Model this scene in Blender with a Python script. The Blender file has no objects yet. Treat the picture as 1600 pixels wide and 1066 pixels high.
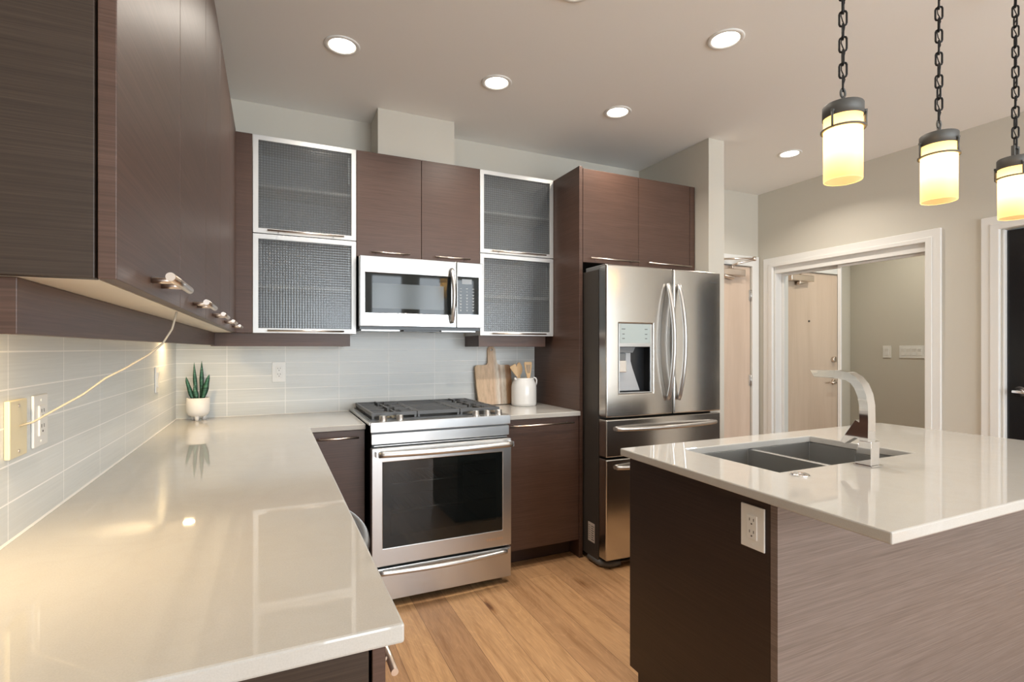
import bpy, bmesh, math, random
from mathutils import Vector, Matrix
random.seed(7)
S = bpy.context.scene
COL = S.collection
PI = math.pi

# ------------------------------------------------------------------ camera
FPX, YAW, CY, CH = 809.9, 24.85, 544.9, 1.301
cam = bpy.data.cameras.new('camera'); camo = bpy.data.objects.new('camera', cam); COL.objects.link(camo)
cam.sensor_width = 36.0; cam.lens = FPX / 1600 * 36.0
cam.shift_y = (CY - 533.0) / 1600.0
cam.clip_start = 0.02
camo.location = (0, 0, CH); camo.rotation_euler = (math.radians(90), 0, -math.radians(YAW))
S.camera = camo

# ------------------------------------------------------------------ view, world
S.view_settings.view_transform = 'Standard'; S.view_settings.look = 'None'
S.view_settings.gamma = 1.0; S.view_settings.use_curve_mapping = False
S.view_settings.exposure = 0.52
S.cycles.use_denoising = True
S.cycles.max_bounces = 10; S.cycles.diffuse_bounces = 5; S.cycles.glossy_bounces = 5
S.cycles.transparent_max_bounces = 12
S.cycles.caustics_reflective = False; S.cycles.caustics_refractive = False
S.cycles.sample_clamp_indirect = 6.0
W = bpy.data.worlds.new('world'); S.world = W; W.use_nodes = True
W.node_tree.nodes['Background'].inputs[0].default_value = (0.80, 0.90, 1.0, 1)
W.node_tree.nodes['Background'].inputs[1].default_value = 1.6

def area_light(name, loc, rot, sx, sy, power, color, shape='RECTANGLE', spread=180):
    l = bpy.data.lights.new(name, 'AREA'); l.shape = shape; l.size = sx
    if shape == 'RECTANGLE': l.size_y = sy
    l.energy = power; l.color = color; l.spread = math.radians(spread)
    o = bpy.data.objects.new(name, l); COL.objects.link(o); o.location = loc; o.rotation_euler = rot
    return o
WINC = (0.86, 0.94, 1.0)
# daylight entering by the living room windows behind the camera
WINDOWS = [(0.30, 2.10), (2.30, 4.00)]
for i, (a, b) in enumerate(WINDOWS):
    area_light('daylight_rear', ((a + b) / 2, -3.08, 1.425), (math.radians(90), 0, 0), b - a, 2.35, 76, WINC)
CANC = (1.0, 0.92, 0.81)
CANS = [(0.30, 2.552), (1.095, 2.56), (1.893, 2.571), (1.90, 1.756), (3.441, 2.59), (1.095, 1.756), (1.0, -0.8), (2.7, -0.8)]  # last two: unseen lamps added behind the viewer for more light
CAN_POWER = 4.7

# ------------------------------------------------------------------ materials
def nodes(m):
    m.use_nodes = True
    nt = m.node_tree
    return nt, nt.nodes, nt.links, nt.nodes['Principled BSDF']
def mat(name, col, rough=0.5, metal=0.0, spec=0.5, emit=None, estr=0, coat=0, trans=0, ior=None):
    m = bpy.data.materials.new(name); nt, N, L, B = nodes(m)
    B.inputs['Base Color'].default_value = (*col, 1); B.inputs['Roughness'].default_value = rough
    B.inputs['Metallic'].default_value = metal; B.inputs['Specular IOR Level'].default_value = spec
    if coat: B.inputs['Coat Weight'].default_value = coat; B.inputs['Coat Roughness'].default_value = 0.08
    if trans: B.inputs['Transmission Weight'].default_value = trans
    if ior: B.inputs['IOR'].default_value = ior
    if emit: B.inputs['Emission Color'].default_value = (*emit, 1); B.inputs['Emission Strength'].default_value = estr
    return m
def noise(N, L, vec, scale, detail=2, rough=0.5, dist=0.0):
    n = N.new('ShaderNodeTexNoise'); n.inputs['Scale'].default_value = scale
    n.inputs['Detail'].default_value = detail; n.inputs['Roughness'].default_value = rough; n.inputs['Distortion'].default_value = dist
    if vec is not None: L.new(vec, n.inputs['Vector'])
    return n.outputs['Fac']
def mapping(N, L, vec, scale=(1, 1, 1), loc=(0, 0, 0)):
    mp = N.new('ShaderNodeMapping'); mp.inputs['Scale'].default_value = scale; mp.inputs['Location'].default_value = loc
    L.new(vec, mp.inputs['Vector']); return mp.outputs['Vector']
def objco(N): return N.new('ShaderNodeTexCoord').outputs['Object']
def geopos(N): return N.new('ShaderNodeNewGeometry').outputs['Position']
def ramp(N, L, fac, stops):
    r = N.new('ShaderNodeValToRGB'); e = r.color_ramp.elements
    while len(e) < len(stops): e.new(0.5)
    for k, (p, c) in enumerate(stops): e[k].position = p; e[k].color = (*c, 1)
    L.new(fac, r.inputs['Fac']); return r.outputs['Color']
def math_n(N, L, op, a, b=None):
    n = N.new('ShaderNodeMath'); n.operation = op
    for i, v in enumerate((a, b)):
        if v is None: continue
        if isinstance(v, (int, float)): n.inputs[i].default_value = v
        else: L.new(v, n.inputs[i])
    return n.outputs[0]
def mixc(N, L, fac, a, b, mode='MIX'):
    n = N.new('ShaderNodeMix'); n.data_type = 'RGBA'; n.blend_type = mode
    for s, v in ((0, fac), (6, a), (7, b)):
        if isinstance(v, (int, float)): n.inputs[s].default_value = v
        elif isinstance(v, tuple): n.inputs[s].default_value = (*v, 1)
        else: L.new(v, n.inputs[s])
    return n.outputs[2]
def bump(N, L, B, h, strength, dist=0.001):
    b = N.new('ShaderNodeBump'); b.inputs['Strength'].default_value = strength; b.inputs['Distance'].default_value = dist
    L.new(h, b.inputs['Height']); L.new(b.outputs['Normal'], B.inputs['Normal'])

def laminate(name, dark, mid, light, rough=0.36, spec=0.5):
    m = bpy.data.materials.new(name); nt, N, L, B = nodes(m)
    co = geopos(N)
    n1 = noise(N, L, mapping(N, L, co, (2.6, 2.6, 300)), 1.0, 4, 0.62)
    n2 = noise(N, L, mapping(N, L, co, (9, 9, 620), (3, 1, 7)), 1.0, 2, 0.5)
    n3 = noise(N, L, mapping(N, L, co, (1.0, 1.0, 16), (5, 5, 5)), 1.0, 2, 0.5)
    f = math_n(N, L, 'ADD', math_n(N, L, 'MULTIPLY', n1, 0.50), math_n(N, L, 'MULTIPLY', n2, 0.36))
    f = math_n(N, L, 'ADD', f, math_n(N, L, 'MULTIPLY', n3, 0.14))
    c = ramp(N, L, f, [(0.34, dark), (0.50, mid), (0.66, light)])
    L.new(c, B.inputs['Base Color'])
    B.inputs['Roughness'].default_value = rough; B.inputs['Specular IOR Level'].default_value = spec
    bump(N, L, B, n1, 0.10, 0.0006)
    return m
M = {}
M['lam'] = laminate('brown laminate', (0.050, 0.0245, 0.0155), (0.078, 0.040, 0.027), (0.108, 0.059, 0.042), 0.42, 0.5)
M['lam_end_shade'] = laminate('shaded brown end laminate', (0.024, 0.0150, 0.0100), (0.038, 0.0245, 0.0165), (0.056, 0.038, 0.027), 0.40, 0.4)  # same brown laminate, darkened: shade of the near end panels in the colour
M['lam_sheen'] = laminate('brown laminate with sheen', (0.12, 0.090, 0.075), (0.18, 0.140, 0.120), (0.24, 0.192, 0.168), 0.42)  # same laminate paled and greyed: window sheen put into the colour
M['lam_dark'] = laminate('darkened brown laminate', (0.018, 0.010, 0.008), (0.028, 0.016, 0.012), (0.040, 0.024, 0.018), 0.42)  # same laminate darkened; the island end has its shade in this colour
M['kick'] = mat('toe kick brown', (0.055, 0.028, 0.020), 0.5)
M['gap'] = mat('shadow gap black', (0.012, 0.011, 0.010), 0.7)
M['melamine'] = mat('cream melamine', (0.78, 0.71, 0.60), 0.45)
M['cab_inside'] = mat('grey cabinet interior', (0.72, 0.72, 0.72), 0.5)
M['shelf'] = mat('pale shelf', (0.82, 0.80, 0.76), 0.4)

def paint(name, col, rough=0.6):
    m = bpy.data.materials.new(name); nt, N, L, B = nodes(m)
    f = noise(N, L, geopos(N), 260, 2)
    L.new(ramp(N, L, f, [(0.3, tuple(c * 0.985 for c in col)), (0.7, col)]), B.inputs['Base Color'])
    B.inputs['Roughness'].default_value = rough; B.inputs['Specular IOR Level'].default_value = 0.25
    bump(N, L, B, f, 0.05, 0.0005)
    return m
M['wall'] = paint('greige wall paint', (0.61, 0.578, 0.508))
M['ceil'] = paint('white ceiling paint', (0.90, 0.885, 0.86), 0.75)
M['trimw'] = mat('white trim paint', (0.80, 0.79, 0.76), 0.35)
M['white_plastic'] = mat('white plastic', (0.80, 0.79, 0.76), 0.3)
M['ivory_plastic'] = mat('ivory plastic', (0.74, 0.66, 0.46), 0.35)
M['slot'] = mat('dark slots', (0.05, 0.045, 0.04), 0.6)

def counter(name, col):
    m = bpy.data.materials.new(name); nt, N, L, B = nodes(m)
    co = geopos(N)
    sp = noise(N, L, co, 420, 2, 0.6); cl = noise(N, L, co, 5, 4, 0.6, 0.8)
    a = ramp(N, L, sp, [(0.30, tuple(c * 0.93 for c in col)), (0.62, col)])
    v = ramp(N, L, cl, [(0.42, (1, 1, 1)), (0.50, (0.985, 0.98, 0.973)), (0.56, (1, 1, 1))])
    L.new(mixc(N, L, 1.0, a, v, 'MULTIPLY'), B.inputs['Base Color'])
    B.inputs['Roughness'].default_value = 0.03; B.inputs['Specular IOR Level'].default_value = 0.5
    return m
M['quartz'] = counter('white quartz', (0.52, 0.50, 0.465))

def tile(name, axis, off):
    m = bpy.data.materials.new(name); nt, N, L, B = nodes(m)
    sx = N.new('ShaderNodeSeparateXYZ'); L.new(geopos(N), sx.inputs[0])
    cx = N.new('ShaderNodeCombineXYZ'); L.new(sx.outputs[axis], cx.inputs[0]); L.new(sx.outputs[2], cx.inputs[1])
    v = mapping(N, L, cx.outputs[0], (1, 1, 1), (-off + 3.04, -0.9165 + 0.0757 * 20, 0))
    b = N.new('ShaderNodeTexBrick'); L.new(v, b.inputs['Vector'])
    b.offset = 0.0; b.squash = 1.0
    b.inputs['Scale'].default_value = 1.0; b.inputs['Brick Width'].default_value = 0.304; b.inputs['Row Height'].default_value = 0.0757
    b.inputs['Mortar Size'].default_value = 0.0017; b.inputs['Mortar Smooth'].default_value = 0.15; b.inputs['Bias'].default_value = 0
    b.inputs['Color1'].default_value = (0.655, 0.672, 0.66, 1); b.inputs['Color2'].default_value = (0.675, 0.688, 0.675, 1)
    b.inputs['Mortar'].default_value = (0.93, 0.92, 0.90, 1)
    st = noise(N, L, mapping(N, L, geopos(N), (5, 5, 240)), 1.0, 3)
    c = mixc(N, L, 1.0, b.outputs['Color'], ramp(N, L, st, [(0.3, (0.95, 0.95, 0.95)), (0.7, (1.03, 1.03, 1.03))]), 'MULTIPLY')
    L.new(c, B.inputs['Base Color'])
    r = N.new('ShaderNodeMapRange'); L.new(b.outputs['Fac'], r.inputs[0]); r.inputs[3].default_value = 0.30; r.inputs[4].default_value = 0.6
    L.new(r.outputs[0], B.inputs['Roughness'])
    B.inputs['Specular IOR Level'].default_value = 0.3
    h = math_n(N, L, 'ADD', math_n(N, L, 'MULTIPLY', b.outputs['Fac'], -1.0), math_n(N, L, 'MULTIPLY', st, 0.25))
    bump(N, L, B, h, 0.18, 0.001)
    return m
M['tile_back'] = tile('pale glass tile back', 0, -0.232)
M['tile_left'] = tile('pale glass tile left', 1, 1.359)

def floorm():
    m = bpy.data.materials.new('oak planks'); nt, N, L, B = nodes(m)
    sx = N.new('ShaderNodeSeparateXYZ'); L.new(geopos(N), sx.inputs[0])
    cx = N.new('ShaderNodeCombineXYZ'); L.new(sx.outputs[1], cx.inputs[0]); L.new(sx.outputs[0], cx.inputs[1])
    v = mapping(N, L, cx.outputs[0], (1, 1, 1), (10.35, 10.07, 0))
    def brick(c1, c2, mo):
        b = N.new('ShaderNodeTexBrick'); L.new(v, b.inputs['Vector']); b.offset = 0.37; b.offset_frequency = 3
        b.inputs['Scale'].default_value = 1.0; b.inputs['Brick Width'].default_value = 1.7; b.inputs['Row Height'].default_value = 0.165
        b.inputs['Mortar Size'].default_value = 0.0011; b.inputs['Mortar Smooth'].default_value = 0.3; b.inputs['Bias'].default_value = 0
        b.inputs['Color1'].default_value = (*c1, 1); b.inputs['Color2'].default_value = (*c2, 1); b.inputs['Mortar'].default_value = (*mo, 1)
        return b
    b = brick((0.54, 0.315, 0.153), (0.38, 0.211, 0.106), (0.16, 0.084, 0.042))
    br = brick((0, 0, 0), (1, 1, 1), (0.5, 0.5, 0.5))
    # per plank shift of the grain
    add = N.new('ShaderNodeVectorMath'); add.operation = 'ADD'; L.new(v, add.inputs[0])
    mul = N.new('ShaderNodeVectorMath'); mul.operation = 'SCALE'; L.new(br.outputs['Color'], mul.inputs[0]); mul.inputs['Scale'].default_value = 17.0
    L.new(mul.outputs[0], add.inputs[1]); gv = add.outputs[0]
    g1 = noise(N, L, mapping(N, L, gv, (2.6, 34, 1)), 1.0, 5, 0.65, 0.5)
    g2 = noise(N, L, mapping(N, L, gv, (12, 240, 1)), 1.0, 2, 0.5)
    big = noise(N, L, mapping(N, L, gv, (1.3, 6, 1)), 1.0, 2, 0.5, 0.6)
    rings = math_n(N, L, 'ABSOLUTE', math_n(N, L, 'SINE', math_n(N, L, 'MULTIPLY', big, 75.0)))
    c = mixc(N, L, 1.0, b.outputs['Color'], ramp(N, L, g1, [(0.30, (0.74, 0.68, 0.62)), (0.5, (1, 1, 1)), (0.72, (1.13, 1.12, 1.10))]), 'MULTIPLY')
    c = mixc(N, L, 1.0, c, ramp(N, L, g2, [(0.30, (0.88, 0.86, 0.84)), (0.6, (1.05, 1.05, 1.05))]), 'MULTIPLY')
    c = mixc(N, L, 1.0, c, ramp(N, L, rings, [(0.0, (1.12, 1.12, 1.12)), (0.22, (1, 1, 1)), (1.0, (0.98, 0.97, 0.96))]), 'MULTIPLY')
    vo = N.new('ShaderNodeTexVoronoi'); L.new(mapping(N, L, gv, (1.6, 4.6, 1)), vo.inputs['Vector']); vo.inputs['Scale'].default_value = 1.0
    kn = ramp(N, L, math_n(N, L, 'ADD', vo.outputs['Distance'], math_n(N, L, 'MULTIPLY', math_n(N, L, 'SUBTRACT', g1, 0.5), 0.16)), [(0.035, (0.36, 0.27, 0.22)), (0.085, (0.82, 0.76, 0.70)), (0.15, (1, 1, 1))])
    c = mixc(N, L, 1.0, c, kn, 'MULTIPLY')
    L.new(c, B.inputs['Base Color'])
    B.inputs['Roughness'].default_value = 0.42; B.inputs['Specular IOR Level'].default_value = 0.4
    bump(N, L, B, math_n(N, L, 'SUBTRACT', g1, math_n(N, L, 'MULTIPLY', b.outputs['Fac'], 2.0)), 0.10, 0.001)
    return m
M['floor'] = floorm()

def steel(name, col=(0.60, 0.605, 0.605), rough=0.32, aniso=0.5, scl=(4, 4, 420), bstr=0.0):
    m = bpy.data.materials.new(name); nt, N, L, B = nodes(m)
    B.inputs['Base Color'].default_value = (*col, 1); B.inputs['Metallic'].default_value = 1.0
    f = noise(N, L, mapping(N, L, geopos(N), scl), 1.0, 3)
    r = N.new('ShaderNodeMapRange'); L.new(f, r.inputs[0]); r.inputs[3].default_value = rough * 0.93; r.inputs[4].default_value = rough * 1.07
    L.new(r.outputs[0], B.inputs['Roughness'])
    if bstr: bump(N, L, B, f, bstr, 0.0005)
    return m
M['steel'] = steel('brushed stainless')
M['steel_fridge'] = steel('fridge stainless', (0.62, 0.605, 0.58), 0.19, scl=(3, 3, 300))
M['steel_micro'] = steel('polished stainless', (0.50, 0.51, 0.515), 0.13)
M['steel_handle'] = steel('satin steel handle', (0.66, 0.65, 0.64), 0.36)
M['steel_sink'] = steel('sink stainless', (0.48, 0.475, 0.46), 0.38, scl=(30, 30, 30), bstr=0.1)
M['nickel'] = mat('satin nickel', (0.74, 0.65, 0.58), 0.28, 1.0)
M['alu'] = mat('brushed aluminium', (0.66, 0.66, 0.65), 0.42, 0.5)
M['chrome'] = mat('chrome', (0.86, 0.86, 0.87), 0.04, 1.0)
M['darkmetal'] = mat('dark bronze metal', (0.11, 0.11, 0.105), 0.55, 0.35)
M['chain'] = mat('blackened chain', (0.030, 0.030, 0.031), 0.45, 0.8)
M['iron'] = mat('cast iron', (0.10, 0.10, 0.10), 0.42, 0.2)
M['brass'] = mat('brass burner', (0.62, 0.52, 0.34), 0.35, 1.0)
M['black'] = mat('black enamel', (0.018, 0.019, 0.021), 0.28)
M['black_glass'] = mat('black glass', (0.012, 0.015, 0.016), 0.03, 0, 0.35)
M['blackdoor'] = mat('black door finish', (0.010, 0.010, 0.011), 0.22, 0, 0.5)
M['fridge_side'] = mat('dark grey fridge side', (0.060, 0.052, 0.046), 0.45, 0.2)
M['grey_plastic'] = mat('grey plastic', (0.16, 0.165, 0.17), 0.35)
M['display'] = mat('pale fridge display', (0.42, 0.48, 0.475), 0.12)
M['mark'] = mat('dark grey marks', (0.10, 0.105, 0.10), 0.5)
M['keypad_mark'] = mat('pale keypad marks', (0.42, 0.44, 0.45), 0.4)
M['lcd'] = mat('grey display', (0.22, 0.24, 0.26), 0.2)
M['paper'] = mat('sticker paper', (0.60, 0.55, 0.50), 0.6)
M['mirror'] = mat('mirror', (0.82, 0.835, 0.80), 0.0, 1.0)
M['ceramic'] = mat('white ceramic', (0.80, 0.79, 0.77), 0.12, 0, 0.5)
M['pot'] = mat('matt white pot', (0.80, 0.78, 0.76), 0.45)
M['soil'] = mat('soil', (0.05, 0.04, 0.03), 0.9)
M['bulb'] = mat('warm bulb', (1, 0.9, 0.7), 0.4, emit=(1.0, 0.72, 0.38), estr=25)
M['lens'] = mat('lit downlight lens', (1, 1, 1), 0.4, emit=(1.0, 0.90, 0.76), estr=9)
M['puck'] = mat('lit puck lens', (1, 1, 1), 0.4, emit=(1.0, 0.76, 0.42), estr=25)
M['cable'] = mat('beige cable', (0.50, 0.44, 0.35), 0.5)
M['rubber'] = mat('grey rubber', (0.12, 0.115, 0.11), 0.5)

def woodgrain(name, stops, scl=(60, 60, 4), rough=0.5):
    m = bpy.data.materials.new(name); nt, N, L, B = nodes(m)
    f = noise(N, L, mapping(N, L, objco(N), scl), 1.0, 4, 0.6, 0.4)
    L.new(ramp(N, L, f, stops), B.inputs['Base Color']); B.inputs['Roughness'].default_value = rough
    return m
M['maple'] = woodgrain('pale maple veneer', [(0.3, (0.60, 0.465, 0.36)), (0.55, (0.66, 0.52, 0.41)), (0.75, (0.70, 0.56, 0.45))], (9, 9, 0.9), 0.4)
M['beech'] = woodgrain('pale beech', [(0.3, (0.62, 0.40, 0.20)), (0.7, (0.74, 0.52, 0.30))])
def boardm():
    m = bpy.data.materials.new('striped acacia'); nt, N, L, B = nodes(m)
    co = objco(N); sx = N.new('ShaderNodeSeparateXYZ'); L.new(co, sx.inputs[0])
    wob = math_n(N, L, 'MULTIPLY', math_n(N, L, 'SUBTRACT', noise(N, L, mapping(N, L, co, (1, 1, 9)), 1.0, 2), 0.5), 0.02)
    x = math_n(N, L, 'ADD', math_n(N, L, 'MULTIPLY', math_n(N, L, 'ADD', sx.outputs[0], wob), 3.6), 0.5)
    base = ramp(N, L, x, [(0.0, (0.55, 0.37, 0.22)), (0.10, (0.66, 0.47, 0.30)), (0.50, (0.68, 0.48, 0.32)), (0.57, (0.70, 0.58, 0.46)), (0.62, (0.80, 0.72, 0.62)), (0.67, (0.52, 0.38, 0.27)), (0.71, (0.79, 0.70, 0.59)), (0.80, (0.72, 0.62, 0.50)), (0.84, (0.44, 0.26, 0.14)), (1.0, (0.36, 0.20, 0.11))])
    g = noise(N, L, mapping(N, L, co, (70, 70, 5)), 1.0, 4, 0.6, 0.5)
    L.new(mixc(N, L, 1.0, base, ramp(N, L, g, [(0.3, (0.80, 0.77, 0.74)), (0.6, (1.05, 1.05, 1.05))]), 'MULTIPLY'), B.inputs['Base Color'])
    B.inputs['Roughness'].default_value = 0.5
    return m
M['board'] = boardm()
def leafm():
    m = bpy.data.materials.new('snake plant green'); nt, N, L, B = nodes(m)
    f = noise(N, L, mapping(N, L, objco(N), (14, 14, 95)), 1.0, 3, 0.6, 1.2)
    L.new(ramp(N, L, f, [(0.35, (0.010, 0.050, 0.030)), (0.5, (0.030, 0.125, 0.075)), (0.68, (0.10, 0.24, 0.15))]), B.inputs['Base Color'])
    B.inputs['Roughness'].default_value = 0.4
    return m
M['leaf'] = leafm()
def shadem():
    m = bpy.data.materials.new('amber frosted glass'); nt, N, L, B = nodes(m)
    B.inputs['Base Color'].default_value = (0.86, 0.66, 0.36, 1); B.inputs['Roughness'].default_value = 0.35
    t = N.new('ShaderNodeBsdfTranslucent'); t.inputs['Color'].default_value = (0.95, 0.75, 0.42, 1)
    mx = N.new('ShaderNodeMixShader'); mx.inputs[0].default_value = 0.72
    L.new(B.outputs[0], mx.inputs[1]); L.new(t.outputs[0], mx.inputs[2]); L.new(mx.outputs[0], N['Material Output'].inputs['Surface'])
    return m
M['shade'] = shadem()
def texglass():
    m = bpy.data.materials.new('gridded grey glass'); nt, N, L, B = nodes(m)
    sx = N.new('ShaderNodeSeparateXYZ'); L.new(geopos(N), sx.inputs[0])
    k = 2 * PI / 0.0140
    a = math_n(N, L, 'ABSOLUTE', math_n(N, L, 'SINE', math_n(N, L, 'MULTIPLY', sx.outputs[0], k / 2)))
    b = math_n(N, L, 'ABSOLUTE', math_n(N, L, 'SINE', math_n(N, L, 'MULTIPLY', sx.outputs[2], k / 2)))
    h = math_n(N, L, 'MINIMUM', a, b)
    # pillow-shaped cells: the normal of each cell swings with the sine of its own grid
    nv = N.new('ShaderNodeCombineXYZ'); nv.inputs[1].default_value = -1.0
    for ax, src in ((0, sx.outputs[0]), (2, sx.outputs[2])):
        L.new(math_n(N, L, 'MULTIPLY', math_n(N, L, 'SINE', math_n(N, L, 'MULTIPLY', src, k)), 0.05), nv.inputs[ax])
    nn = N.new('ShaderNodeVectorMath'); nn.operation = 'NORMALIZE'; L.new(nv.outputs[0], nn.inputs[0])
    tr = N.new('ShaderNodeBsdfTransparent')
    L.new(ramp(N, L, h, [(0.0, (0.42, 0.43, 0.44)), (0.25, (0.80, 0.82, 0.83)), (1.0, (0.90, 0.92, 0.93))]), tr.inputs['Color'])
    B.inputs['Base Color'].default_value = (0.15, 0.158, 0.165, 1); B.inputs['Roughness'].default_value = 0.16
    B.inputs['Specular IOR Level'].default_value = 1.0; B.inputs['IOR'].default_value = 1.6
    L.new(nn.outputs[0], B.inputs['Normal'])
    mx = N.new('ShaderNodeMixShader'); mx.inputs[0].default_value = 0.32
    L.new(tr.outputs[0], mx.inputs[1]); L.new(B.outputs[0], mx.inputs[2]); L.new(mx.outputs[0], N['Material Output'].inputs['Surface'])
    return m
M['texglass'] = texglass()
def tintglass():
    m = bpy.data.materials.new('dark oven glass'); nt, N, L, B = nodes(m)
    B.inputs['Base Color'].default_value = (0.010, 0.013, 0.013, 1); B.inputs['Roughness'].default_value = 0.02; B.inputs['Specular IOR Level'].default_value = 0.9
    tr = N.new('ShaderNodeBsdfTransparent'); tr.inputs['Color'].default_value = (0.80, 0.81, 0.80, 1)
    mx = N.new('ShaderNodeMixShader'); mx.inputs[0].default_value = 0.50
    L.new(tr.outputs[0], mx.inputs[1]); L.new(B.outputs[0], mx.inputs[2]); L.new(mx.outputs[0], N['Material Output'].inputs['Surface'])
    return m
M['ovenglass'] = tintglass()

# ------------------------------------------------------------------ mesh helpers
class MB:
    def __init__(s, M4=None): s.v = []; s.f = []; s.sm = []; s.M = M4
    def add(s, vs, fs, smooth=False):
        o = len(s.v)
        for p in vs:
            p = Vector(p); s.v.append(s.M @ p if s.M else p)
        for f in fs: s.f.append([i + o for i in f]); s.sm.append(smooth)
        return s
    def box(s, x0, x1, y0, y1, z0, z1):
        return s.add([(x0, y0, z0), (x1, y0, z0), (x1, y1, z0), (x0, y1, z0), (x0, y0, z1), (x1, y0, z1), (x1, y1, z1), (x0, y1, z1)],
                     [(0, 3, 2, 1), (4, 5, 6, 7), (0, 1, 5, 4), (1, 2, 6, 5), (2, 3, 7, 6), (3, 0, 4, 7)])
    def tube(s, pts, r, seg=10, closed=False, cap=True, rz=None):
        pts = [Vector(p) for p in pts]; n = len(pts)
        rs = r if isinstance(r, (list, tuple)) else [r] * n
        vs = []; fs = []; prev = None
        for i, p in enumerate(pts):
            a = pts[i - 1] if (i > 0 or closed) else p; b = pts[(i + 1) % n] if (i < n - 1 or closed) else p
            t = (b - a).normalized()
            if prev is None:
                up = Vector((0, 0, 1)) if abs(t.z) < 0.9 else Vector((1, 0, 0))
                u = t.cross(up).normalized()
            else: u = (prev - t * prev.dot(t)).normalized()
            prev = u; w = t.cross(u)
            k = rz if rz else 1.0
            for j in range(seg):
                an = 2 * PI * j / seg
                vs.append(p + u * (math.cos(an) * rs[i]) + w * (math.sin(an) * rs[i] * k))
        m = n if closed else n - 1
        for i in range(m):
            for j in range(seg):
                a = i * seg + j; b = i * seg + (j + 1) % seg; c = ((i + 1) % n) * seg + (j + 1) % seg; d = ((i + 1) % n) * seg + j
                fs.append((a, b, c, d))
        s.add(vs, fs, True)
        if cap and not closed:
            o = len(s.v) - n * seg
            s.f.append([o + j for j in range(seg)][::-1]); s.sm.append(False)
            s.f.append([o + (n - 1) * seg + j for j in range(seg)]); s.sm.append(False)
        return s
    def lathe(s, prof, c, seg=32, close=False):
        vs = []; fs = []; n = len(prof)
        for r, z in prof:
            for j in range(seg):
                a = 2 * PI * j / seg; vs.append((c[0] + r * math.cos(a), c[1] + r * math.sin(a), c[2] + z))
        for i in range(n if close else n - 1):
            for j in range(seg):
                k = (i + 1) % n
                fs.append((i * seg + j, i * seg + (j + 1) % seg, k * seg + (j + 1) % seg, k * seg + j))
        return s.add(vs, fs, True)
    def disc(s, c, r, seg=32, flip=False):
        idx = list(range(seg))
        return s.add([(c[0] + r * math.cos(2 * PI * j / seg), c[1] + r * math.sin(2 * PI * j / seg), c[2]) for j in range(seg)], [idx[::-1] if flip else idx])
    def cyl(s, p0, p1, r, seg=20): return s.tube([p0, p1], r, seg)
    def slab(s, us, vs_, w0, w1, keep=None, fn=None):
        """cells of a u-v grid given thickness w0..w1; fn maps (u,v,w) to xyz"""
        fn = fn or (lambda u, v, w: (u, v, w)); keep = keep or (lambda i, j: True)
        nu, nv = len(us) - 1, len(vs_) - 1; idx = {}; V = []; F = []
        def g(i, j, k):
            if (i, j, k) not in idx: idx[(i, j, k)] = len(V); V.append(fn(us[i], vs_[j], (w0, w1)[k]))
            return idx[(i, j, k)]
        K = lambda i, j: 0 <= i < nu and 0 <= j < nv and keep(i, j)
        for i in range(nu):
            for j in range(nv):
                if not K(i, j): continue
                F.append((g(i, j, 1), g(i + 1, j, 1), g(i + 1, j + 1, 1), g(i, j + 1, 1)))
                F.append((g(i, j, 0), g(i, j + 1, 0), g(i + 1, j + 1, 0), g(i + 1, j, 0)))
                if not K(i - 1, j): F.append((g(i, j, 0), g(i, j, 1), g(i, j + 1, 1), g(i, j + 1, 0)))
                if not K(i + 1, j): F.append((g(i + 1, j, 0), g(i + 1, j + 1, 0), g(i + 1, j + 1, 1), g(i + 1, j, 1)))
                if not K(i, j - 1): F.append((g(i, j, 0), g(i + 1, j, 0), g(i + 1, j, 1), g(i, j, 1)))
                if not K(i, j + 1): F.append((g(i, j + 1, 0), g(i, j + 1, 1), g(i + 1, j + 1, 1), g(i + 1, j + 1, 0)))
        return s.add(V, F)
    def prism(s, poly, w0, w1, fn=None, smooth=False):
        fn = fn or (lambda u, v, w: (u, v, w)); n = len(poly)
        V = [fn(u, v, w0) for u, v in poly] + [fn(u, v, w1) for u, v in poly]
        s.add(V, [list(range(n))[::-1], list(range(n, 2 * n))])
        o = len(s.v) - 2 * n
        for i in range(n):
            j = (i + 1) % n; s.f.append([o + i, o + j, o + n + j, o + n + i]); s.sm.append(smooth)
        return s
XZ = lambda u, v, w: (u, w, v)        # plate standing along X, thickness along Y
YZ = lambda u, v, w: (w, u, v)        # plate standing along Y, thickness along X
WL = {}
def finish(o, bev, seg=2):
    if bev:
        b = o.modifiers.new('bevel', 'BEVEL'); b.width = bev; b.segments = seg; b.limit_method = 'ANGLE'; b.angle_limit = math.radians(35)
        b.harden_normals = False
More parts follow.
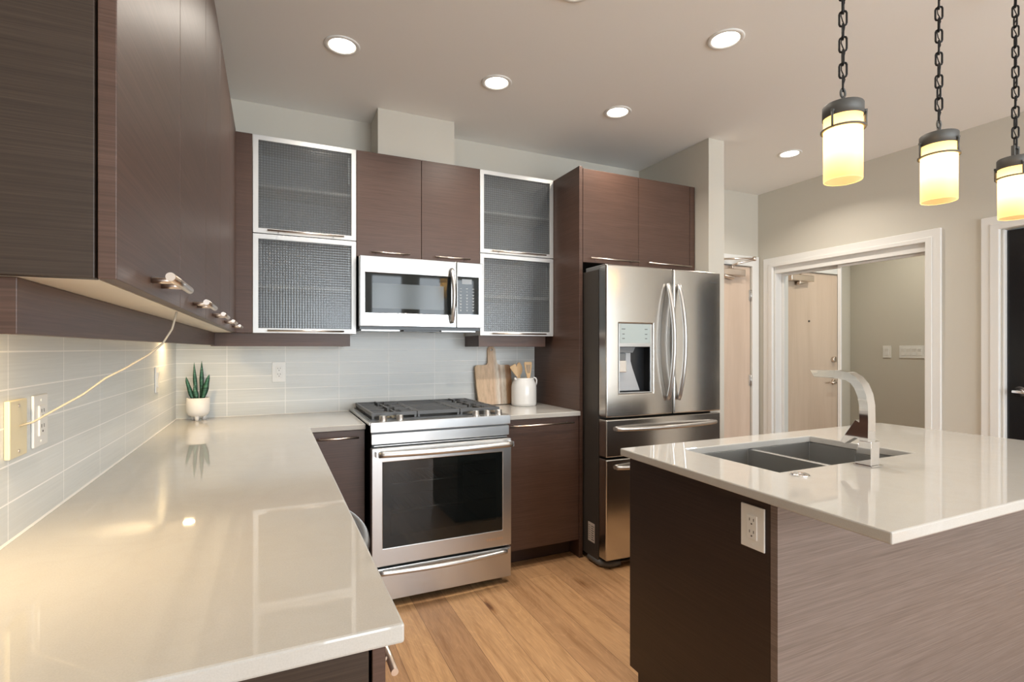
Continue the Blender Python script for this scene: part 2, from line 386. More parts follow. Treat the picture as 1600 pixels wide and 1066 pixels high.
def obj(name, mb, m, parent=None, bev=0.0, seg=2, label=None, curved=False):
    lo = [min(v[k] for v in mb.v) for k in range(3)]; hi = [max(v[k] for v in mb.v) for k in range(3)]
    org = WL[parent.name] if parent else Vector(((lo[0] + hi[0]) / 2, (lo[1] + hi[1]) / 2, lo[2]))
    me = bpy.data.meshes.new(name); me.from_pydata([v - org for v in mb.v], [], mb.f); me.update()
    bm = bmesh.new(); bm.from_mesh(me); bmesh.ops.recalc_face_normals(bm, faces=bm.faces[:]); bm.to_mesh(me); bm.free()
    me.polygons.foreach_set('use_smooth', [True] * len(me.polygons) if bev else mb.sm)
    if bev:
        # flat faces with softened edges
        me.polygons.foreach_set('use_smooth', mb.sm)
    if curved:
        me.polygons.foreach_set('use_smooth', [True] * len(me.polygons)); me.set_sharp_from_angle(angle=math.radians(35))
    me.materials.append(m if not isinstance(m, str) else M[m])
    o = bpy.data.objects.new(name, me); COL.objects.link(o)
    if parent: o.parent = parent
    else: o.location = org
    WL[o.name] = org
    if label: o['label'] = label
    finish(o, bev, seg)
    if curved and bev: o.modifiers['bevel'].harden_normals = True
    return o
def tag(o, label, cat, group=None):
    o['label'] = label; o['category'] = cat
    if group: o['group'] = group
    return o
def thing(name, label, cat, loc, group=None):
    o = bpy.data.objects.new(name, None); o.empty_display_size = 0.05; COL.objects.link(o)
    o.location = loc; WL[o.name] = Vector(loc)
    return tag(o, label, cat, group)
def structure(o, label=None):
    o['kind'] = 'structure'
    if label: o['label'] = label
    return o
def box(*a): return MB().box(*a)

# ------------------------------------------------------------------ key planes
X0, Y0, ZC = -0.477, 3.351, 2.73          # tile faces, ceiling
CT, CB = 0.914, 0.886                     # counter top, underside
XC, Y1, Y2 = 0.17, 0.726, 2.729           # counter edges
XD, YF, ZT, ZB = -0.171, 3.071, 2.441, 1.385
GL, ML, MM, MR, PT = -0.093, 0.439, 0.82, 1.199, 1.732
PF = 2.746
WX, EY = 4.108, 3.418

# ------------------------------------------------------------------ room
structure(obj('floor', box(-0.7, 4.35, -3.2, 3.6, -0.05, 0.0), 'floor'), 'honey oak plank floor')
structure(obj('ceiling', box(-0.7, 4.35, -3.2, 3.6, ZC, ZC + 0.06), 'ceil'), 'white flat ceiling')
structure(obj('wall_left', box(-0.60, -0.487, -3.1, 3.361, 0, ZC), 'wall'))
structure(obj('wall_back', box(-0.6, 2.684, 3.361, 3.50, 0, ZC), 'wall'))
structure(obj('wall_chase', box(0.57, 1.045, 3.123, 3.361, ZT + 0.006, ZC), 'wall'), 'boxed duct chase above the microwave cabinet')
structure(obj('wall_stub', box(2.684, 2.826, 2.625, 3.50, 0, ZC), 'wall', bev=0.002), 'wall end between fridge and entry hall')
structure(obj('wall_entry', MB().slab([2.826, 3.112, 4.015, 4.30], [0, 2.058, ZC], EY, EY + 0.12, keep=lambda i, j: not (i == 1 and j == 0), fn=XZ), 'wall'))
structure(obj('wall_right', MB().slab([-3.1, 0.74, 1.640, 2.045, 3.250, EY], [0, 2.04, ZC], WX, WX + 0.13, keep=lambda i, j: not (i in (1, 3) and j == 0), fn=YZ), 'wall'))
structure(obj('wall_rear', MB().slab([-0.6, 0.30, 2.10, 2.30, 4.00, 4.3], [0, 0.25, 2.60, ZC], -3.1, -3.0, keep=lambda i, j: not (i in (1, 3) and j == 1), fn=XZ), 'wall'))
for k, (a, b) in enumerate(WINDOWS):
    m_ = (a + b) / 2
    structure(obj('window_%d' % (k + 1), MB().slab([a, a + 0.06, m_ - 0.34, m_ - 0.22, m_ + 0.22, m_ + 0.34, b - 0.06, b], [0.25, 0.30, 2.55, 2.60], -3.06, -3.01, keep=lambda i, j: i in (0, 2, 4, 6) or j != 1, fn=XZ), 'trimw'), 'white window frame behind the camera')
# backsplash tile
structure(obj('wall_tile_left', box(-0.487, X0, 0.70, Y0, CT, ZB - 0.001), 'tile_left'), 'pale glass tile backsplash on the left wall')
structure(obj('wall_tile_back', MB().slab([-0.487, 0.452, 1.185, PT], [CT, ZB - 0.001, 1.43], Y0, 3.361, keep=lambda i, j: j == 0 or i == 1, fn=XZ), 'tile_back'), 'pale glass tile backsplash on the back wall')

ck = MB().prism([(X0 + 0.0003, CT + 0.0003), (X0 + 0.0042, CT + 0.0003), (X0 + 0.0003, CT + 0.0042)], Y1, Y0 - 0.0003, fn=lambda u, v, w: (u, w, v))
ck.prism([(Y0 - 0.0003, CT + 0.0003), (Y0 - 0.0042, CT + 0.0003), (Y0 - 0.0003, CT + 0.0042)], X0 + 0.0003, 0.437, fn=lambda u, v, w: (w, u, v)).prism([(Y0 - 0.0003, CT + 0.0003), (Y0 - 0.0042, CT + 0.0003), (Y0 - 0.0003, CT + 0.0042)], 1.216, PT - 0.0006, fn=lambda u, v, w: (w, u, v))
structure(obj('trim_4', ck, 'trimw'), 'white caulk line between backsplash and countertop')
# baseboards
structure(obj('baseboard_right', MB().box(WX - 0.014, WX, 1.737, 1.956, 0, 0.11).box(WX - 0.014, WX, -3.0, 0.65, 0, 0.11), 'trimw', bev=0.003))
structure(obj('baseboard_stub', box(2.684, 2.826, 2.611, 2.625, 0, 0.11), 'trimw', bev=0.003))

# entry door
d = structure(obj('door_1', box(3.120, 4.008, EY + 0.004, EY + 0.046, 0.008, 2.052), 'maple', bev=0.002), 'pale maple entry door with closer, at the end of the hall')
cs = MB().slab([3.03, 3.112, 4.015, 4.100], [0.0, 2.058, 2.150], EY - 0.018, EY, keep=lambda i, j: not (i == 1 and j == 0), fn=XZ)
structure(obj('trim_1', cs, 'trimw', bev=0.003), 'white casing around the entry door')
for z in (1.791, 1.011, 0.22):
    h = MB().cyl((4.012, EY - 0.006, z - 0.05), (4.012, EY - 0.006, z + 0.05), 0.0045, 10).box(3.992, 4.011, EY - 0.001, EY + 0.004, z - 0.05, z + 0.05)
    obj('hinge', h, 'steel_handle', d)
cl = obj('door_closer', MB().box(3.56, 3.885, EY - 0.058, EY - 0.001, 1.955, 2.015).cyl((3.64, EY - 0.03, 1.956), (3.76, EY - 0.03, 1.935), 0.018), 'nickel', d, bev=0.006)
obj('closer_arm', MB().tube([(3.735, EY - 0.04, 2.016), (3.735, EY - 0.04, 2.045)], 0.012).tube([(3.735, EY - 0.04, 2.045), (3.77, EY - 0.07, 2.062), (3.87, EY - 0.16, 2.088)], 0.009).tube([(3.87, EY - 0.16, 2.098), (3.62, EY - 0.025, 2.098)], 0.008).cyl((3.87, EY - 0.16, 2.076), (3.87, EY - 0.16, 2.112), 0.014).box(3.595, 3.645, EY - 0.034, EY - 0.019, 2.08, 2.115), 'nickel', cl)
obj('peephole', MB().cyl((3.557, EY - 0.004, 1.573), (3.557, EY + 0.006, 1.573), 0.009), 'slot', d)
obj('deadbolt', MB().cyl((3.185, EY - 0.022, 1.19), (3.185, EY + 0.006, 1.19), 0.030), 'nickel', d, bev=0.004)
obj('door_lever', MB().cyl((3.185, EY - 0.014, 0.96), (3.185, EY + 0.006, 0.96), 0.028).cyl((3.185, EY - 0.05, 0.96), (3.185, EY - 0.01, 0.96), 0.011).tube([(3.185, EY - 0.05, 0.96), (3.30, EY - 0.05, 0.96)], 0.009), 'nickel', d)

# mirrored closet
cs = MB().slab([1.956, 2.045, 3.250, 3.345], [0.0, 2.035, 2.118], WX - 0.020, WX, keep=lambda i, j: not (i == 1 and j == 0), fn=YZ)
cs.slab([2.005, 2.045, 3.250, 3.290], [0.0, 2.035, 2.066], WX - 0.027, WX - 0.0195, keep=lambda i, j: not (i == 1 and j == 0), fn=YZ)
structure(obj('trim_2', cs, 'trimw', bev=0.003), 'white casing around the mirrored closet')
dd = structure(obj('door_2', MB().box(WX + 0.002, WX + 0.115, 2.046, 3.249, 1.975, 2.039).box(WX + 0.002, WX + 0.115, 3.232, 3.249, 0.001, 1.975), 'trimw', bev=0.002), 'sliding mirrored closet doors with white track')
def mirror_panel(ya, yb, x, st):
    fr = MB().slab([ya, ya + st, yb - st, yb], [0.02, 0.05, 1.955, 1.974], x, x + 0.022, keep=lambda i, j: not (i == 1 and j == 1), fn=YZ)
    f = obj('mirror_panel', fr, 'trimw', dd, bev=0.003)
    obj('mirror', box(x + 0.007, x + 0.012, ya + st, yb - st, 0.05, 1.955), 'mirror', f)
mirror_panel(2.048, 2.690, WX + 0.030, 0.028)
mirror_panel(2.600, 3.230, WX + 0.075, 0.026)

# black door
cs = MB().slab([0.645, 0.735, 1.645, 1.737], [0.0, 2.042, 2.126], WX - 0.020, WX, keep=lambda i, j: not (i == 1 and j == 0), fn=YZ)
cs.slab([0.695, 0.735, 1.645, 1.690], [0.0, 2.042, 2.078], WX - 0.027, WX - 0.0195, keep=lambda i, j: not (i == 1 and j == 0), fn=YZ)
cs.box(WX + 0.001, WX + 0.128, 1.628, 1.6395, 0, 2.039)
structure(obj('trim_3', cs, 'trimw', bev=0.003), 'white casing around the black door')
d = structure(obj('door_3', box(WX + 0.030, WX + 0.070, 0.745, 1.626, 0.008, 2.034), 'blackdoor', bev=0.002), 'glossy black interior door with chrome lever')
yl, zl = 1.563, 1.040
obj('door_lever', MB().cyl((WX + 0.022, yl, zl), (WX + 0.031, yl, zl), 0.030, 28).cyl((WX - 0.022, yl, zl), (WX + 0.022, yl, zl), 0.010).tube([(WX - 0.020, yl + 0.020, zl), (WX - 0.022, yl - 0.11, zl - 0.006)], 0.0085, 12), 'chrome', d)

# ------------------------------------------------------------------ electrical plates
def frame_m(origin, u, n):
    u = Vector(u).normalized(); n = Vector(n).normalized(); v = Vector((0, 0, 1))
    m4 = Matrix((( u.x, v.x, n.x, origin[0]), (u.y, v.y, n.y, origin[1]), (u.z, v.z, n.z, origin[2]), (0, 0, 0, 1)))
    return m4
def outlet(label, origin, u, n, w=0.075, h=0.118, kind='outlet', m='white_plastic', t=0.006, gangs=1):
    F = frame_m(origin, u, n)
    nm = {'outlet': 'wall_outlet', 'switch': 'light_switch', 'blank': 'cover_plate'}[kind]
    t_ = thing(nm, label, {'outlet': 'outlet', 'switch': 'light switch', 'blank': 'cover plate'}[kind], origin)
    obj('plate', MB(F).box(-w / 2, w / 2, -h / 2, h / 2, 0.0005, t), m, t_, bev=0.002)
    if kind == 'outlet':
        r = obj('receptacle', MB(F).box(-0.0165, 0.0165, -0.034, 0.034, t - 0.001, t + 0.003), m, t_, bev=0.0012)
        s = MB(F)
        for zz in (0.017, -0.017):
            s.box(-0.0078, -0.0056, zz + 0.001, zz + 0.009, t + 0.002, t + 0.0034).box(0.0056, 0.0078, zz + 0.001, zz + 0.009, t + 0.002, t + 0.0034)
            s.tube([(0, zz - 0.007, t + 0.002), (0, zz - 0.007, t + 0.0034)], 0.0026, 8)
        obj('slot', s, 'slot', r)
    elif kind == 'switch':
        for g in range(gangs):
            c = (g - (gangs - 1) / 2) * 0.046
            obj('rocker', MB(F).prism([(-0.033, t - 0.001), (0.033, t - 0.001), (0.033, t + 0.006), (0.0, t + 0.002), (-0.033, t + 0.003)], c - 0.016, c + 0.016, fn=lambda a, b, w_: (w_, a, b)), m, t_, bev=0.0008)
        return t_
    for zz in ((h / 2 - 0.012), -(h / 2 - 0.012)):
        obj('screw', MB(F).tube([(0, zz, t - 0.001), (0, zz, t + 0.0012)], 0.0032, 8), 'nickel' if kind == 'blank' else m, t_)
    return t_
outlet('white outlet on the dark island end below the countertop', (1.240, 1.046, 0.795), (0, -1, 0), (-1, 0, 0), 0.079, 0.122)
outlet('white outlet on the back tile beside the potted plant', (0.038, Y0, 1.163), (1, 0, 0), (0, -1, 0))
outlet('white outlet on the back tile peeking out behind the cutting board', (1.418, Y0, 1.163), (1, 0, 0), (0, -1, 0))
outlet('white outlet on the left tile wall beside the ivory plate', (X0, 1.503, 1.140), (0, 1, 0), (1, 0, 0), 0.078, 0.115)
outlet('white switch on the left tile wall near the corner', (X0, 2.815, 1.160), (0, 1, 0), (1, 0, 0), 0.076, 0.116, 'switch')
outlet('ivory blank cover plate with a cable coming out', (X0, 1.378, 1.139), (0, 1, 0), (1, 0, 0), 0.080, 0.116, 'blank', 'ivory_plastic', 0.010)
outlet('single white switch on the hall wall, seen in the closet mirror', (2.826, 3.060, 1.270), (0, -1, 0), (1, 0, 0), 0.075, 0.118, 'switch')
outlet('four-gang white switch on the hall wall, seen in the closet mirror', (2.826, 2.845, 1.270), (0, -1, 0), (1, 0, 0), 0.210, 0.118, 'switch', gangs=4)
cb = []
P = [(X0 + 0.011, 1.38, 1.143), (-0.445, 1.381, 1.150), (-0.427, 1.38, 1.162), (-0.363, 1.38, 1.204), (-0.325, 1.38, 1.237), (-0.29, 1.38, 1.258), (-0.248, 1.38, 1.287), (-0.222, 1.38, 1.312), (-0.204, 1.38, 1.345), (-0.195, 1.38, 1.384)]
tag(obj('loose_cable', MB().tube(P, 0.0022, 8), 'cable'), 'thin beige cable strung from the ivory plate up to the wall cabinet', 'cable')

# ------------------------------------------------------------------ cabinet helpers
def pull(parent, a, b, out, r=0.0055, stand=0.032, inset=None, name='handle', m='nickel'):
    """bar pull from a to b (points on the door face), standing off along out"""
    a = Vector(a); b = Vector(b); out = Vector(out); d = (b - a); L = d.length; d.normalize()
    ins = inset if inset is not None else L * 0.15
    mb = MB().tube([a + out * stand, b + out * stand], r, 14)
    for p in (a + d * ins, b - d * ins): mb.tube([p + out * 0.0006, p + out * stand], r * 0.75, 10)
    return obj(name, mb, m, parent)
G_WALL = 'brown wall cabinets along the left wall'
DY = [0.772, 1.254, 1.706, 2.158, 2.610, 3.050]
def left_cab(y0, y1, splits, label, endpanel=False):
    t = thing('wall_cabinet', label, 'cabinet', (-0.33, (y0 + y1) / 2, ZB), G_WALL)
    ys = y0 + (0.018 if endpanel else 0.001)
    body = MB().box(-0.486, -0.192, ys, y1 - 0.001, ZB + 0.016, ZT - 0.001)
    obj('body', body, 'lam_dark', t)
    obj('underside', box(-0.486, -0.192, ys, y1 - 0.001, ZB, ZB + 0.0155), 'melamine', t, label='cream underside panel')
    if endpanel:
        obj('end_panel', box(-0.486, -0.1925, y0, y0 + 0.0175, ZB, ZT), 'lam_end_shade', t, bev=0.001)
    for a, b in splits:
        dr = obj('door', box(XD - 0.019, XD, a + 0.0015, b - 0.0015, ZB, ZT), 'lam', t, bev=0.0012)
        c = (a + b) / 2
        pull(dr, (XD, c - 0.10, 1.408), (XD, c + 0.10, 1.408), (1, 0, 0), r=0.0065, stand=0.034, inset=0.06)
left_cab(DY[0], DY[1], [(DY[0], DY[1])], 'brown wall cabinet nearest the viewer on the left wall, end panel showing', True)
left_cab(DY[1], DY[3], [(DY[1], DY[2]), (DY[2], DY[3])], 'middle brown double-door wall cabinet on the left wall, over the cable end')
left_cab(DY[3], DY[5], [(DY[3], DY[4]), (DY[4], DY[5])], 'far brown double-door wall cabinet on the left wall, meeting the glass cabinet')

def glass_cab(x0, x1, label, zmid0, zmid1, filler=None):
    t = thing('glass_cabinet', label, 'cabinet', ((x0 + x1) / 2, 3.2, ZB), 'glass-front cabinets either side of the microwave')
    a, b = x0 + 0.001, x1 - 0.001
    bd = MB().box(a, a + 0.016, YF + 0.024, 3.3475, ZB, ZT).box(b - 0.016, b, YF + 0.024, 3.3475, ZB, ZT)
    bd.box(a + 0.016, b - 0.016, YF + 0.024, 3.3475, ZB, ZB + 0.016).box(a + 0.016, b - 0.016, YF + 0.024, 3.3475, ZT - 0.016, ZT)
    bd.box(a + 0.016, b - 0.016, 3.339, 3.3475, ZB + 0.016, ZT - 0.016)
    bd.box(a + 0.016, b - 0.016, YF + 0.024, 3.339, zmid0 - 0.008, zmid0 + 0.010)
    obj('body', bd, 'cab_inside', t)
    for z in (2.182, 1.638):
        obj('shelf', box(a + 0.017, b - 0.017, YF + 0.030, 3.338, z - 0.009, z + 0.009), 'shelf', t)
    for z0, z1, hz in ((ZB, zmid0, ZB + 0.012), (zmid1, ZT, zmid1 + 0.012)):
        fw = 0.026
        fr = MB().slab([a, a + fw, b - fw, b], [z0, z0 + fw, z1 - fw, z1], YF, YF + 0.020, keep=lambda i, j: not (i == 1 and j == 1), fn=XZ)
        dr = obj('door', fr, 'alu', t, bev=0.001, label='aluminium-framed glass lift-up door')
        obj('glass', box(a + fw - 0.004, b - fw + 0.004, YF + 0.008, YF + 0.013, z0 + fw - 0.004, z1 - fw + 0.004), 'texglass', dr)
        cx = (a + b) / 2
        pull(dr, (cx - 0.195, YF, hz), (cx + 0.195, YF, hz), (0, -1, 0), r=0.005, stand=0.030, inset=0.055)
        for sx in ((a + fw + 0.006, a + fw + 0.016), (b - fw - 0.016, b - fw - 0.006)):
            obj('lift_hinge', MB().box(sx[0], sx[1], YF + 0.024, YF + 0.050, z1 - 0.165, z1 - 0.045).box(sx[0], sx[1], YF + 0.024, YF + 0.036, z1 - 0.20, z1 - 0.165), 'alu', dr, bev=0.002)
    return t
glass_cab(GL, ML, 'aluminium-framed glass cabinet in the left corner, left of the microwave', 1.914, 1.919)
glass_cab(MR, PT, 'aluminium-framed glass cabinet between the microwave and the fridge panel', 1.907, 1.912)
tag(obj('filler_panel', MB().box(XD - 0.01, GL - 0.0015, YF, YF + 0.018, ZB, ZT), 'lam', bev=0.001), 'narrow brown filler panel in the corner beside the left glass cabinet', 'filler panel')

t = thing('wall_cabinet', 'brown double-door cabinet above the microwave', 'cabinet', ((ML + MR) / 2, 3.2, 1.829))
obj('body', box(ML + 0.001, MR - 0.001, YF + 0.0205, 3.3605, 1.832, ZT - 0.001), 'lam_dark', t)
for a, b, h0, h1 in ((ML, MM, 0.520, 0.742), (MM, MR, 0.898, 1.122)):
    dr = obj('door', box(a + 0.0015, b - 0.0015, YF, YF + 0.019, 1.832, ZT), 'lam', t, bev=0.0012)
    pull(dr, (h0, YF, 1.858), (h1, YF, 1.858), (0, -1, 0), r=0.005, stand=0.030, inset=0.03)

# light valances
mb = MB().box(-0.288, -0.270, 0.792, 3.0895, 1.318, ZB - 0.0005).box(-0.4765, -0.288, 0.792, 0.810, 1.318, ZB - 0.0005)
tag(obj('light_valance', mb, 'lam', bev=0.001), 'long brown light valance under the left wall cabinets', 'valance', 'light valances under the cabinets')
mb = MB().box(-0.288, 0.407, 3.090, 3.108, 1.314, ZB - 0.0005).box(0.389, 0.407, 3.108, Y0 - 0.0005, 1.314, ZB - 0.0005)
tag(obj('light_valance', mb, 'lam', bev=0.001), 'brown light valance under the left glass cabinet on the back wall', 'valance', 'light valances under the cabinets')
mb = MB().box(1.197, 1.680, 3.090, 3.108, 1.314, ZB - 0.0005).box(1.197, 1.215, 3.108, Y0 - 0.0005, 1.314, ZB - 0.0005).box(1.662, 1.680, 3.108, Y0 - 0.0005, 1.314, ZB - 0.0005)
tag(obj('light_valance', mb, 'lam', bev=0.001), 'short dark light valance under the right glass cabinet, above the cutting board', 'valance', 'light valances under the cabinets')
# puck lights behind the left valance
for k, (px, py, lb) in enumerate(((-0.440, 1.12, 'small round light hidden behind the left valance, over the ivory plate'), (-0.366, 2.95, 'small round light behind the left valance, near the corner over the plant'))):
    t = thing('puck_light', lb, 'light', (px, py, ZB), 'puck lights under the left cabinets')
    obj('housing', MB().lathe([(0.0, -0.0005), (0.034, -0.0005), (0.034, -0.012), (0.026, -0.014), (0.026, -0.010), (0.0, -0.010)], (px, py, ZB), 28), 'alu', t)
    obj('lens', MB().disc((px, py, ZB - 0.0115), 0.025, 28, True), 'puck', t)
    area_light('puck_glow', (px, py, ZB - 0.016), (0, 0, 0), 0.045, 0, (1.8, 0.9)[k], (1.0, 0.72, 0.38), 'DISK')

# fridge surround
tag(obj('fridge_side_panel', box(PT + 0.0005, 1.757, PF, Y0 - 0.0005, 0.0, ZT - 0.003), 'lam', bev=0.001), 'tall brown side panel left of the fridge', 'side panel')
t = thing('wall_cabinet', 'brown double-door cabinet above the fridge', 'cabinet', (2.2, 3.0, 1.842))
obj('body', box(1.7585, 2.677, PF + 0.0205, 3.3605, 1.842, ZT - 0.016), 'lam_dark', t)
for a, b, h0, h1 in ((1.7585, 2.191, 1.800, 2.172), (2.191, 2.632, 2.252, 2.622)):
    dr = obj('door', box(a + 0.0015, b - 0.0015, PF, PF + 0.019, 1.842, ZT - 0.014), 'lam', t, bev=0.0012)
    pull(dr, (h0, PF, 1.866), (h1, PF, 1.866), (0, -1, 0), r=0.005, stand=0.030, inset=0.05)
obj('filler', box(2.634, 2.677, PF, PF + 0.019, 1.842, ZT - 0.014), 'lam', t, bev=0.001)

# base cabinets
def base_back(x0, x1, label, hx, kick_y=2.859):
    t = thing('base_cabinet', label, 'cabinet', ((x0 + x1) / 2, 3.05, 0))
    obj('body', box(x0 + 0.001, x1 - 0.001, 2.771, Y0 - 0.001, 0.112, CB - 0.001), 'lam_dark', t)
    obj('toe_kick', box(x0 + 0.001, x1 - 0.001, kick_y, kick_y + 0.018, 0.0, 0.112), 'kick', t)
    dr = obj('door', box(x0 + 0.0015, x1 - 0.0015, 2.750, 2.769, 0.114, CB - 0.004), 'lam', t, bev=0.0012)
    pull(dr, (hx[0], 2.750, 0.848), (hx[1], 2.750, 0.848), (0, -1, 0), r=0.005, stand=0.030, inset=0.04)
base_back(1.216, PT, 'brown base cabinet between the stove and the fridge', (1.245, 1.68))
base_back(0.152, 0.436, 'brown base cabinet tucked in the corner left of the stove', (0.175, 0.402))
t = thing('base_cabinet', 'brown base cabinet at the near end of the left counter', 'cabinet', (-0.16, 0.95, 0))
obj('body', box(-0.474, 0.124, 0.779, 1.125, 0.112, CB - 0.001), 'lam_dark', t)
obj('end_panel', box(-0.474, 0.126, 0.760, 0.778, 0.0, CB - 0.001), 'lam_end_shade', t, bev=0.001)
obj('toe_kick', box(0.062, 0.080, 0.779, 1.125, 0.0, 0.112), 'kick', t)
dr = obj('drawer', box(0.131, 0.150, 0.761, 1.128, 0.60, CB - 0.004), 'lam', t, bev=0.0012)
pull(dr, (0.150, 0.908, 0.735), (0.150, 1.108, 0.735), (1, 0, 0), r=0.0065, stand=0.045, inset=0.045)
obj('door', box(0.131, 0.150, 0.761, 1.128, 0.114, 0.597), 'lam', t, bev=0.0012)
t = thing('base_cabinet', 'brown base cabinet under the left counter beyond the dishwasher', 'cabinet', (-0.16, 2.2, 0))
obj('body', box(-0.474, 0.129, 1.752, 2.768, 0.112, CB - 0.001), 'lam_dark', t)
obj('toe_kick', box(0.062, 0.080, 1.752, 2.768, 0.0, 0.112), 'kick', t)
obj('door', box(0.131, 0.150, 1.753, 2.746, 0.114, CB - 0.004), 'lam', t, bev=0.0012)
t = thing('dishwasher', 'stainless dishwasher under the left counter with a bowed handle', 'dishwasher', (-0.16, 1.44, 0))
obj('body', box(-0.45, 0.120, 1.142, 1.738, 0.10, CB - 0.002), 'black', t)
dr = obj('door', box(0.121, 0.152, 1.142, 1.738, 0.11, CB - 0.004), 'steel', t, bev=0.003)
pts = [(0.150 + 0.072 * math.sin(PI * k / 20) ** 0.6, 1.19 + 0.50 * k / 20, 0.812) for k in range(21)]
obj('handle', MB().tube(pts, 0.011, 12, rz=1.2), 'steel', dr)
obj('toe_kick', box(0.05, 0.068, 1.142, 1.738, 0.0, 0.10), 'black', t)

# countertops
mb = MB().slab([X0 + 0.0005, XC, 0.437], [Y1, Y2, Y0 - 0.0005], CB, CT, keep=lambda i, j: i == 0 or j == 1)
tag(obj('countertop', mb, 'quartz', bev=0.004), 'L-shaped pale quartz countertop along the left wall with the plant', 'countertop')
mb = MB().slab([1.2155, PT - 0.0005], [Y2, Y0 - 0.0005], CB, CT)
tag(obj('countertop', mb, 'quartz', bev=0.003), 'short pale quartz countertop between stove and fridge panel', 'countertop')
SX0, SX1, SY0, SY1 = 1.440, 2.165, 1.120, 1.532
IXF, IXN, IYN, IYF, IXR = 1.228, 1.185, 0.654, 1.652, 2.88
def isl(u, v, w):
    if u == 0: return (IXN + (IXF - IXN) * (v - IYN) / (IYF - IYN), v, w)
    return (u, v, w)
mb = MB().slab([0, SX0, SX1, IXR], [IYN, SY0, SY1, IYF], CB, CT, keep=lambda i, j: not (i == 1 and j == 1), fn=isl)
tag(obj('countertop', mb, 'quartz', bev=0.004), 'pale quartz island countertop with sink cut-out', 'countertop')

# island
t = thing('kitchen_island', 'dark brown kitchen island with overhanging pale top', 'island', (2.0, 1.28, 0))
ep = MB().slab([0.992, 1.558, 1.607], [0.0, 0.09, CB - 0.001], 1.240, 1.258, keep=lambda i, j: not (i == 1 and j == 0), fn=YZ)
obj('end_panel', ep, 'lam_dark', t, bev=0.001, label='brown end panel with its shade in the colour')
obj('front_panel', box(1.240, 2.84, 0.969, 0.9915, 0.0, CB - 0.001), 'lam_sheen', t, bev=0.001, label='brown panel with horizontal grain facing the viewer, window sheen in its colour')
obj('far_end_panel', box(2.822, 2.84, 0.992, 1.607, 0.0, CB - 0.001), 'lam_dark', t, bev=0.001)
obj('toe_kick', box(1.259, 2.821, 1.540, 1.557, 0.0, 0.10), 'kick', t)
obj('cabinet_floor', box(1.259, 2.821, 0.992, 1.585, 0.10, 0.118), 'lam_dark', t)
for k in range(4):
    a = 1.259 + k * 0.3905
    dr = obj('door', box(a + 0.0015, a + 0.389, 1.588, 1.607, 0.10, CB - 0.004), 'lam_dark', t, bev=0.001)
    pull(dr, (a + 0.08, 1.607, 0.85), (a + 0.31, 1.607, 0.85), (0, 1, 0), r=0.005, stand=0.030)

# sink
t = thing('sink', 'stainless double-bowl undermount sink in the island', 'sink', ((SX0 + SX1) / 2, (SY0 + SY1) / 2, 0.68))
def bowl(x0, x1, y0, y1, zt, zb, name):
    th = 0.004
    b = MB().slab([x0 - th, x0, x1, x1 + th], [y0 - th, y0, y1, y1 + th], zb, zt, keep=lambda i, j: not (i == 1 and j == 1))
    b.box(x0 - th, x1 + th, y0 - th, y1 + th, zb - th, zb)
    return obj(name, b, 'steel_sink', t, bev=0.0015)
zt = CB - 0.0005
SD = 1.800
for a, b in ((SX0 - 0.004, SD - 0.012), (SD + 0.012, SX1 + 0.004)):
    bw = bowl(a, b, SY0 - 0.004, SY1 + 0.004, zt, 0.690, 'bowl')
    c = ((a + b) / 2, (SY0 + SY1) / 2, (0.690))
    obj('drain', MB().lathe([(0.0, 0.002), (0.030, 0.002), (0.042, 0.005), (0.045, 0.0005)], c, 24), 'chrome', bw)
obj('divider', box(SD - 0.0075, SD + 0.0075, SY0 - 0.004, SY1 + 0.004, zt - 0.02, zt - 0.001), 'steel', t, bev=0.003)

# faucet
fx, fy = 1.793, 1.062
t = thing('faucet', 'square chrome faucet arching over the island sink', 'faucet', (fx, fy, CT))
obj('base_plate', box(fx - 0.031, fx + 0.031, fy - 0.031, fy + 0.031, CT + 0.0003, CT + 0.004), 'chrome', t, bev=0.001)
obj('body', MB().prism([(fy - 0.022, CT + 0.0042), (fy + 0.030, CT + 0.0042), (fy + 0.030, CT + 0.030), (fy + 0.016, CT + 0.082), (fy - 0.022, CT + 0.082)], fx - 0.0225, fx + 0.0225, fn=lambda u, v, w: (w, u, v)), 'chrome', t, bev=0.0015)
sp = [(0.0, 0.082), (-0.001, 0.15), (0.0, 0.20), (0.006, 0.235), (0.020, 0.270), (0.040, 0.293), (0.064, 0.306), (0.095, 0.311), (0.112, 0.312)]
def ribbon(path, w, th, x, y, z):
    mb = MB(); n = len(path); V = []; F = []
    for i, (py, pz) in enumerate(path):
        a = path[max(0, i - 1)]; b = path[min(n - 1, i + 1)]
        ty, tz = b[0] - a[0], b[1] - a[1]; l = math.hypot(ty, tz); ny, nz = -tz / l, ty / l
        for sx in (-1, 1):
            for s in (0, 1):
                V.append((x + sx * w / 2, y + py + ny * th * -(s), z + pz + nz * th * -(s)))
    for i in range(n - 1):
        o, p = i * 4, i * 4 + 4
        F += [(o, o + 2, p + 2, p), (o + 1, p + 1, p + 3, o + 3), (o, p, p + 1, o + 1), (o + 2, o + 3, p + 3, p + 2)]
    F += [(0, 1, 3, 2), ((n - 1) * 4, (n - 1) * 4 + 2, (n - 1) * 4 + 3, (n - 1) * 4 + 1)]
    return mb.add(V, F, True)
spd = []
for i in range(len(sp) - 1):
    for k in range(3):
        f = k / 3; spd.append((sp[i][0] + (sp[i + 1][0] - sp[i][0]) * f, sp[i][1] + (sp[i + 1][1] - sp[i][1]) * f))
spd.append(sp[-1])
o = obj('spout', ribbon(spd, 0.040, 0.028, fx, fy - 0.010, CT), 'chrome', t)
e = o.modifiers.new('edge', 'EDGE_SPLIT'); e.split_angle = math.radians(40)
